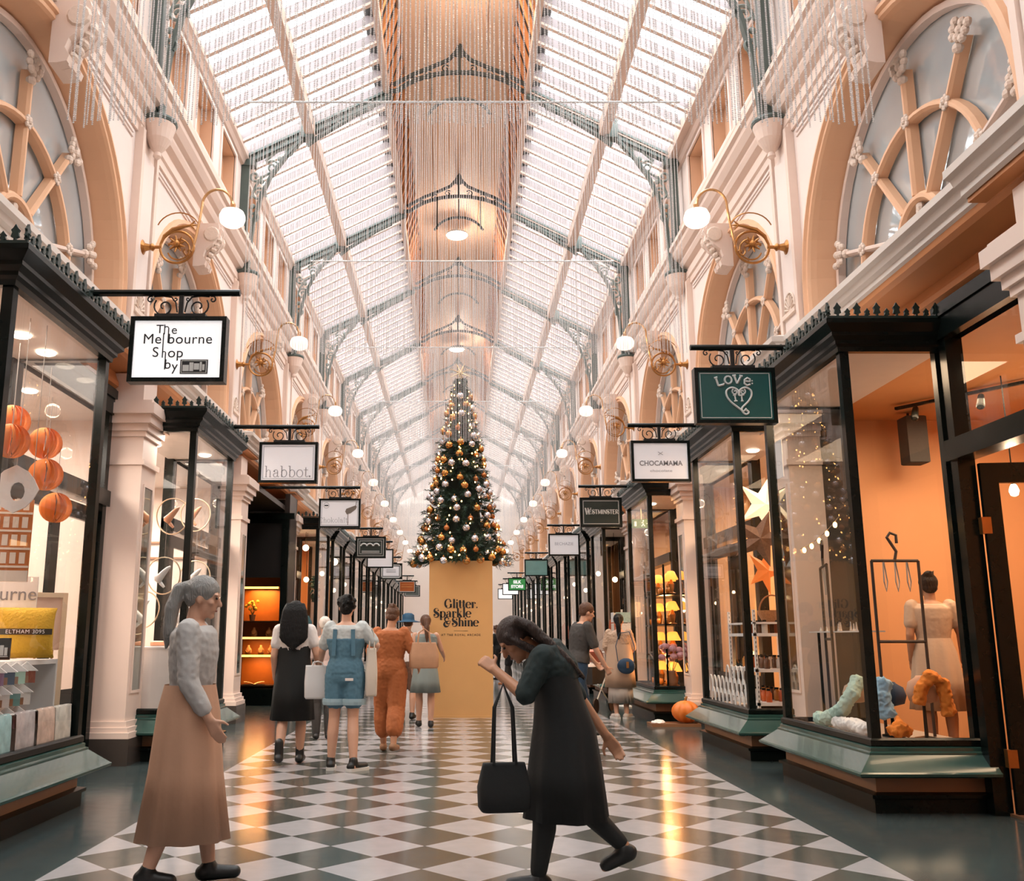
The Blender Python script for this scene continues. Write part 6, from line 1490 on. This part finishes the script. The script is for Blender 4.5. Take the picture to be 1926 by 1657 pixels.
def rack(label, loc, w, h, rz):
    t = thing('jewellery_rack', label, 'jewellery rack', loc, R(rz)); mb = MB()
    mb.tube([(-w / 2, 0, 0), (-w / 2, 0, h)], .013, 7); mb.tube([(w / 2, 0, 0), (w / 2, 0, h)], .013, 7); mb.tube([(-w / 2, 0, h), (w / 2, 0, h)], .013, 7); mb.tube([(-w / 2, 0, h - .68), (w / 2, 0, h - .68)], .013, 7); mb.build('frame', mat('dark_driftwood', '#33261d', .7, var=.2), t)
    mb = MB(); mb.tube([(.0, 0, h), (.02, 0, h + .08), (-.02, 0, h + .15), (-.05, 0, h + .2), (-.02, 0, h + .24), (.03, 0, h + .22), (.03, 0, h + .15)], .013, 7); mb.build('hook', MATS['dark_driftwood'], t)
    mb = MB()
    for k in range(3): x = -w / 2 + w * (.25 + .25 * k); mb.tube([(x, 0, h - .0), (x - .015, -.02, h - .18), (x, -.02, h - .26), (x + .015, -.02, h - .18), (x + .005, 0, h)], .006, 5)
    mb.build('necklaces', mat('silver_beads_small', '#a7a5a0', .3, .6), t); return t
rack('dark driftwood jewellery rack farthest along the scarf window', (3.4, 8.85, .5), .5, 1.47, 75); rack('dark driftwood jewellery rack behind the corner post', (3.45, 8.2, .5), .42, 1.42, 60); rack('dark driftwood jewellery rack in the pane by the door', (3.66, 7.95, .5), .4, 1.45, 0)
t = T1('glass_shelf', 'narrow shelf of small jewellery across the scarf window', 'shelf', (3.45, 8.5, 1.35)); mb = MB(); mb.box(-.1, .1, -.5, .7, 0, .012); mb.build('shelf_board', mat('pale_shelf', '#cfc6bd', .2), t); mb = MB()
for k in range(16): x, y = rt.uniform(-.08, .08), -.45 + .07 * k; mb.lathe([(.015, .012), (.01, .03), (.004, .05 + rt.random() * .05)], (x, y, 0), 7)
mb.build('trinkets', mat('trinket_silver', '#c9c3bb', .25, .5, var=.4, scale=30), t); mb = MB(); mb.box(-.06, -.04, -.4, -.38, -.85, 0); mb.box(-.06, -.04, .58, .6, -.85, 0); mb.build('leg', M_BLACK, t)
t = T1('loudspeaker', 'black loudspeaker on the orange wall of the scarf shop', 'loudspeaker', (4.86, 9.82, 3.4)); mb = MB(); mb.lathe([(.13, -.26), (.15, -.25), (.15, .25), (.13, .26)], (0, 0, 0), 4); mb.v = [((x - y) * .72, (x + y) * .7 - .02, z) for x, y, z in mb.v]; mb.build('cabinet', M_GREYC, t); mb = MB(); mb.tube([(0, .05, .26), (0, .05, .36), (0, .12, .4)], .015, 6); mb.build('bracket', M_BLACK, t)
t = T1('track_light', 'track with small spotlights under the scarf shop ceiling', 'track light', (4.9, 9.0, 3.68)); mb = MB(); mb.beam((-.35, .5, 0), (.4, -.55, 0), .04, .03); mb.build('track', M_BLACK, t)
for u in (-.3, .2):
    mb = MB(); mb.cap((u * .8, -u, -.05), (u * .8 - .05, -u - .06, -.16), .03, .04, 10); mb.build('spotlight', M_BLACK, t)
t = T1('pendant_bulb', 'bare lit bulb on a black cord behind the scarf shop door', 'pendant lamp', (5.0, 8.35, 2.62)); mb = MB(); mb.smooth = True; mb.lathe([(.01, -.05), (.03, -.04), (.042, 0), (.03, .04), (.018, .06)], (0, 0, 0), 14); mb.build('bulb', mat('lit_bulb', '#fff0d8', .3, emit='#ffdcae', estr=25), t); mb = MB(); mb.tube([(0, 0, .06), (0, 0, .14)], .02, 8); mb.tube([(0, 0, .14), (0, 0, 1.09)], .006, 5); mb.build('cord', M_BLACK, t); lamp('bulb_light', 'POINT', (5.0, 8.3, 2.6), 25, WARM, .05)
mb = MB(); mb.box(3.112, 3.118, 9.02, 9.2, 2.87, 3.25); o = mb.build('paper_notice', M_WHT); o.location = (.03, 0, 0); tag(o, 'white paper notice stuck inside the scarf shop pane', 'notice')
t = T1('string_lights', 'short string of warm bulbs across the scarf shop pane', 'string lights', (3.4, 8.9, 2.3)); mb = MB(); pts = [(0, -.5 + .1 * i, .04 * ((i - 5) / 5) ** 2 + .3 - .02 * i) for i in range(11)]; mb.tube([(p[0], p[1], p[2] - .25) for p in pts], .004, 4); mb.build('cable', M_STRING, t)
for p in pts[1:10:2]:
    mb = MB(); mb.ell((p[0], p[1], p[2] - .28), (.02, .02, .027), 8, 6); mb.build('bulb', M_BULB, t)
t = T1('counter', 'dark wooden counter inside the scarf shop', 'counter', (6.2, 8.6, .02)); mb = MB(); mb.box(-.9, .9, -.3, .3, 0, .95); mb.build('carcass', M_KICK, t); mb = MB(); mb.box(-.95, .95, -.33, .33, .95, 1.0); mb.build('top', M_KICK, t)
# --- star lantern and chocolate shop (right, second)
def star_lantern(r, m):
    t = thing('star_lantern', '', 'star lantern'); mb = MB(); P_ = []
    for i in range(10): a = PI / 2 + i * PI / 5; rr = r if i % 2 == 0 else r * .4; P_.append((rr * math.cos(a), 0, rr * math.sin(a)))
    mb.add(P_ + [(0, -r * .22, 0), (0, r * .22, 0)], [(i, (i + 1) % 10, 10) for i in range(10)] + [((i + 1) % 10, i, 11) for i in range(10)]); mb.build('paper_star', m, t); mb = MB(); mb.tube([(0, 0, r), (0, 0, r + .3)], .004, 4); mb.build('cord', M_STRING, t); return t
for (x, y, z, r, m, rz, w) in ((3.55, 10.95, 2.86, .36, mat('white_star_paper', '#f1e3d3', .6, emit='#ffd9ae', estr=.7), 20, 'glowing white paper star lantern, topmost in the window'), (3.4, 10.62, 2.42, .34, mat('brown_star_paper', '#8a6146', .6, var=.4, scale=40), -15, 'dark speckled paper star lantern below the white star'), (3.55, 11.0, 2.08, .3, mat('orange_star_paper', '#c96a26', .6, emit='#ff8a3a', estr=.25), 30, 'small orange paper star lantern, lowest in the window')):
    o = star_lantern(r, m); o.location = (x, y, z); o.rotation_euler = (0, R(20), R(rz)); o['label'] = w; o['group'] = 'paper star lanterns'
t = T1('perforated_shelf', 'white perforated shelf unit stacked with jars and bottles', 'shelf unit', (3.62, 11.25, .5)); SH = []
for z in (.05, .42, .82):
    mb = MB(); mb.box(-.32, .3, -.5, .5, z, z + .035); mb.build('shelf', M_WHT, t)
for x, y in ((-.32, -.5), (-.32, .48), (.28, -.5), (.28, .48)):
    mb = MB(); mb.box(x, x + .03, y, y + .03, 0, 1.12); p = mb.build('upright', M_WHT, t); mb = MB()
    for k in range(22): mb.box(x + .011, x + .019, y - .002, y, .04 + .05 * k, .065 + .05 * k)
    mb.build('slots', M_INK, p)
def jar(m, h, r):
    t = thing('jar', '', 'jar'); mb = MB(); mb.smooth = True; mb.lathe([(r * .9, 0), (r, .01), (r, h * .75), (r * .6, h * .88), (r * .6, h)], (0, 0, 0), 14); mb.build('body', m, t); mb = MB(); mb.lathe([(r * .66, h * .98), (r * .66, h * 1.15), (.005, h * 1.16)], (0, 0, 0), 14); mb.build('lid', M_BLACK, t); return t
JM = [('amber', mat('amber_jar', '#c07a2c', .25, var=.2)), ('dark brown', mat('brown_jar', '#553521', .25, var=.2)), ('white', mat('white_jar', '#d8d0c8', .3)), ('orange', mat('orange_jar', '#c4581f', .3))]
protos = [jar(m, .13, .035) for n, m in JM]; usedj = [0] * 4
for z, lv in ((.585, 'bottom'), (.955, 'middle'), (1.355, 'top')):
    for yy in range(6):
        for xx in range(2):
            k = rt.randrange(4); o = protos[k] if usedj[k] == 0 else dup(protos[k]); usedj[k] += 1
            o.location = (3.45 + .2 * xx, 10.82 + .16 * yy, z); o['label'] = '%s jar with black lid on the %s shelf of the white shelf unit' % (JM[k][0], lv); o['group'] = '%s jars on the %s shelf of the white unit' % (JM[k][0], lv)
for p, u in zip(protos, usedj):
    if u == 0:
        for ch in list(p.children): bpy.data.objects.remove(ch)
        bpy.data.objects.remove(p)
t = T1('paper_arches', 'white cut-paper lattice of arches along the bottom of the window', 'paper cut-out', (3.17, 11.35, .5)); mb = MB()
for r_ in range(3):
    for k in range(10 - (r_ > 1) * 4):
        y = -.78 + .17 * k + .085 * (r_ % 2); z = .14 * r_
        mb.tube([(0, y + .075 * math.cos(R(a)), z + (.2 * math.sin(R(a)))) for a in range(0, 181, 15)], .009, 5)
mb.box(-.006, .006, -.88, .9, 0, .02); mb.build('lattice', M_WHT, t)
t = T1('gift_hamper', 'round wicker hamper on top of the white shelf unit', 'basket', (3.65, 11.1, 1.62)); 
o_ = t; mb = MB(); mb.lathe([(.12, 0), (.17, .1), (.18, .14), (.16, .14), (.11, .02)], (0, 0, 0), 18); mb.build('basket', mat('wicker', '#8a5a30', .7, var=.3, scale=40, bump=.5), t); mb = MB(); mb.tube([(x, 0, z) for x, z in arc(0, .12, .16, 180, 0, 12, .2)], .01, 6); mb.build('handle', MATS['wicker'], t); t.location.z = 1.48
mb = MB(); mb.box(3.3, 3.92, 10.75, 11.75, 1.46, 1.48); o = mb.build('top_board', M_WHT); tag(o, 'thin white board lying across the shelf unit under the hamper', 'board')
for x, y in ((3.31, 10.76), (3.9, 10.76), (3.31, 11.73), (3.9, 11.73)): pass
# --- lamp shop (right, third)
def table_lamp(m):
    t = thing('table_lamp', '', 'lamp'); mb = MB(); mb.lathe([(.07, 0), (.07, .015), (.03, .03), (.045, .1), (.05, .16), (.02, .22), (.012, .27)], (0, 0, 0), 16); mb.build('base', M_BRASS, t); mb = MB(); mb.smooth = True; mb.lathe([(.03, .38), (.06, .37), (.12, .24), (.115, .235)], (0, 0, 0), 18); mb.build('shade', m, t); mb = MB(); mb.ell((0, 0, .27), (.03, .03, .04), 10, 8); mb.build('bulb', mat('lamp_bulb_glow', '#ffdca8', .3, emit='#ffb65c', estr=18), t); return t
LS = mat('amber_lamp_shade', '#e0903a', .5, emit='#ff9a3c', estr=1.6)
t = T1('display_shelves', 'black shelving full of glowing lamps in the lamp shop window', 'shelving', (3.62, 16.2, .5))
for z in (0, .5, 1.0, 1.5): mb = MB(); mb.box(-.3, .3, -.8, .8, z, z + .025); mb.build('shelf', M_BLACK, t)
for y in (-.8, .78): mb = MB(); mb.box(-.3, -.27, y, y + .02, 0, 2.0); mb.box(.27, .3, y, y + .02, 0, 2.0); mb.build('upright', M_BLACK, t)
l0 = table_lamp(LS); n = 0
for zi, (z, lv) in enumerate(((.525, 'bottom'), (1.025, 'second'), (1.525, 'third'), (2.025, 'top'))):
    for k, pos in enumerate(('nearest', 'middle', 'farthest')):
        o = l0 if n == 0 else dup(l0)
        n += 1; o.location = (3.5 + .08 * (k % 2), 15.6 + .5 * k, z); o['label'] = 'amber glowing table lamp, %s on the %s shelf of the lamp shop' % (pos, lv); o['group'] = 'amber table lamps in the lamp shop'
lamp('lamp_shop_glow', 'POINT', (3.3, 15.6, 1.0), 18, HOT, .15); lamp('lamp_shop_glow', 'POINT', (3.45, 16.0, 1.85), 18, HOT, .15)
t = T1('flower_vase', 'dark vase of pink flowers in the lamp shop window', 'vase', (3.42, 15.48, .5)); mb = MB(); mb.smooth = True; mb.lathe([(.06, 0), (.08, .1), (.06, .25), (.07, .28)], (0, 0, 0), 16); mb.build('vase', M_KICK, t); mb = MB()
for k in range(16): a = rt.uniform(0, 6.28); r_ = rt.uniform(0, .2); mb.ell((r_ * math.cos(a), r_ * math.sin(a) * .6, .55 + rt.uniform(-.1, .14)), (.065, .06, .05), 8, 6)
mb.build('blossoms', mat('pink_blossom', '#cf9aa0', .7, var=.25, scale=30), t); mb = MB()
for k in range(8): a = k; mb.tube([(0, 0, .2), (.12 * math.cos(a), .08 * math.sin(a), .5)], .005, 4)
mb.build('stems', mat('green_stem', '#3c5a33', .7), t)
t = T1('exit_sign', 'small green exit sign with white running figure above the lamp shop window', 'sign', (3.3, 16.9, 3.28)); mb = MB(); mb.box(-.17, .17, -.02, .02, 0, .16); mb.build('panel', mat('exit_green', '#4d7a58', .4, emit='#4d7a58', estr=.3), t); mb = MB(); mb.box(-.13, -.09, -.024, -.02, .03, .12); mb.tube([(0, -.022, .03), (.03, -.022, .07), (.03, -.022, .11), (.0, -.022, .09)], .008, 5); mb.tube([(.03, -.022, .07), (.06, -.022, .03)], .008, 5); mb.ell((.035, -.022, .13), (.014, .004, .014), 8, 5); mb.beam((.09, -.022, .08), (.14, -.022, .08), .006, .01); mb.build('figure', M_SIGNW, t); mb = MB(); mb.tube([(0, 0, .16), (0, 0, .37)], .01, 6); mb.build('rod', M_SILV, t)
t = T1('postcard_stand', 'white revolving postcard stand outside the dark doorway', 'postcard stand', (3.15, 18.4, 0)); mb = MB(); mb.lathe([(.2, 0), (.2, .02), (.02, .04), (.02, 1.85)], (0, 0, 0), 16); mb.build('pole', M_SILV, t)
for k in range(4):
    for z in range(6):
        a = k * PI / 2; mb = MB(); mb.T = Matrix.Rotation(a, 4, 'Z'); mb.box(-.15, .15, -.19, -.18, .55 + .21 * z, .74 + .21 * z); mb.build('card_pocket', mat(['card_white', 'card_aqua', 'card_coral', 'card_cream'][(k + z) % 4], ['#e6e2df', '#a3c6c6', '#c9694a', '#ddd2c4'][(k + z) % 4], .5, var=.3, scale=25), t)
v_ = thing('glass_candle', '', 'candle'); mb = MB(); mb.smooth = True; mb.lathe([(.025, 0), (.035, .04), (.032, .1), (.028, .1), (.02, .02)], (0, 0, 0), 12); mb.build('glass_cup', mat('amber_cup', '#c9792e', .15, var=.2), v_); mb = MB(); mb.ell((0, 0, .07), (.012, .012, .025), 8, 6); mb.build('flame', M_BULB, v_)
for i in range(20):
    o = v_ if i == 0 else dup(v_)
    lv = i // 5; o.location = (3.37 + .04 * (i % 2), 15.48 + .3 * (i % 5), (.525, 1.025, 1.525, 2.025)[lv]); o['label'] = 'lit amber glass candle on the %s shelf of the lamp shop' % ['bottom', 'second', 'third', 'top'][lv]; o['group'] = 'glass candles on the %s lamp shop shelf' % ['bottom', 'second', 'third', 'top'][lv]
# --- display case contents and the orange shop (left)
for i, (x, z, lab) in enumerate(((-4.3, .97, 'small jewellery bust on the lower amber shelf, left'), (-4.05, .97, 'small jewellery bust on the lower amber shelf, middle'), (-3.85, .97, 'small jewellery bust on the lower amber shelf, right'), (-3.9, 1.32, 'small jewellery bust on the upper amber shelf, right'), (-4.2, 1.32, 'small jewellery bust on the upper amber shelf, left'))):
    t = T1('jewellery_bust', lab, 'display bust', (x, 19.1, z)); mb = MB(); mb.smooth = True; mb.lathe([(.05, 0), (.07, .05), (.06, .11), (.025, .15), (.02, .19)], (0, 0, 0), 14, sx=1, sy=.6); mb.build('bust', mat('linen_bust', '#c98a55', .7), t); mb = MB(); mb.tube([(.05 * math.cos(a), -.045, .1 + .05 * math.sin(a)) for a in [PI + PI * q / 10 for q in range(11)]], .006, 5); mb.build('necklace', M_BRASS, t)
t = T1('open_book', 'open cream book on the lowest shelf of the amber case', 'book', (-4.15, 19.05, .385), 15); mb = MB(); mb.loft([[(x, y, .01 + .05 * abs(math.sin(x * 9))) for x in [-.2, -.15, -.08, -.02, 0, .02, .08, .15, .2]] for y in (-.13, .13)], caps=False, closed=False); mb.build('pages', mat('cream_pages', '#f0d9a8', .7), t, recalc=False); mb = MB(); mb.box(-.21, .21, -.14, .14, 0, .01); mb.build('cover', M_KICK, t)
t = T1('flower_pot', 'pot of yellow flowers on the top amber shelf', 'flowers', (-4.25, 19.1, 1.645)); mb = MB(); mb.lathe([(.05, 0), (.07, .12), (.06, .12)], (0, 0, 0), 14); mb.build('pot', M_KICK, t); mb = MB()
for k in range(14): a = rt.uniform(0, 6.28); r_ = rt.uniform(0, .16); mb.ell((r_ * math.cos(a), r_ * math.sin(a) * .5, .3 + rt.uniform(-.08, .1)), .035, 7, 5)
mb.build('blossoms', mat('yellow_blossom', '#d8b53a', .7), t); mb = MB(); [mb.tube([(0, 0, .1), (.08 * math.cos(k), .04 * math.sin(k), .28)], .005, 4) for k in range(6)]; mb.build('stems', MATS['green_stem'], t)
t = T1('wreath', 'green wreath with silver and blue baubles in the orange shop window', 'wreath', (-3.35, 21.4, 2.4)); mb = MB()
for k in range(60): a = rt.uniform(0, 6.28); mb.cap((.03 * rt.uniform(-1, 1), .24 * math.cos(a), .24 * math.sin(a)), (.08 * rt.uniform(-1, 1), .3 * math.cos(a + .2), .3 * math.sin(a + .2)), .03, .008, 6)
mb.build('greenery', MATS['fir_needles'], t)
for k in range(9): mb = MB(); a = k * .7; mb.ell((.06, .25 * math.cos(a), .25 * math.sin(a)), .04, 8, 6); mb.build('bauble', M_SILB if k % 2 else M_GOLD, t)
mb = MB(); mb.tube([(0, 0, .3), (0, 0, 1.25)], .004, 4); mb.build('cord', M_STRING, t)
def window_bulb(x, y, z, lab, grp=None, zt=3.66, r=.07, estr=16):
    t = thing('pendant_lamp', lab, 'pendant lamp', (x, y, z), 0, grp); mb = MB(); mb.smooth = True; mb.ell((0, 0, 0), (r, r, r), 12, 8); mb.build('globe', mat('warm_globe_%d' % int(estr), '#fff0da', .3, emit='#ffd8a6', estr=estr), t); mb = MB(); mb.tube([(0, 0, r), (0, 0, zt - z)], .006, 5); mb.build('cord', M_BLACK, t)
window_bulb(-3.5, 20.9, 3.3, 'bright bulb hanging in the orange shop window on the left'); window_bulb(-3.2, 23.6, 3.2, 'bright globe hanging beyond the Chokolait sign on the left', r=.09)
for s in (-1, 1):
    for j in range(3, 10):
        for k, a in enumerate((1.2, 3.65)):
            window_bulb(s * 3.5, 5.5 + BAY * j + a, 2.9 if k else 2.6, 'warm globe hanging in a bay window far down the %s' % ('right' if s > 0 else 'left'), 'globes in the far %s windows' % ('right' if s > 0 else 'left'), r=.06, estr=12)
            c_ = rt.choice(['#b5522a', '#3f6f78', '#8c8f8a', '#c9a36a', '#7a4a36', '#d6cfc8'])
            st_ = stand('display_form', 'shop display form in a bay window far down the %s' % ('right' if s > 0 else 'left'), (s * 3.5, 5.5 + BAY * j + a + .3, .5), 1.3, mat('form_' + c_[1:], c_, .7, var=.2)); st_['group'] = 'display forms in the far %s windows' % ('right' if s > 0 else 'left')
# ================================================================ faint haze in the far part of the arcade: added volume imitating washed-out brightness
m = bpy.data.materials.new('bloom'); m.use_nodes = True
m.node_tree.nodes.remove(m.node_tree.nodes['Principled BSDF'])
vs = m.node_tree.nodes.new('ShaderNodeVolumeScatter'); vs.inputs['Color'].default_value = (1, .97, .95, 1); vs.inputs['Density'].default_value = .006
m.node_tree.links.new(vs.outputs[0], m.node_tree.nodes['Material Output'].inputs['Volume'])
mb = MB(); mb.box(-3.3, 3.2, 18.0, YB - .1, 4.7, 9.4); o = mb.build('bloom', m); tag(o, 'pale haze added to imitate washed-out brightness at the far end of the arcade', 'bloom', kind='stuff')
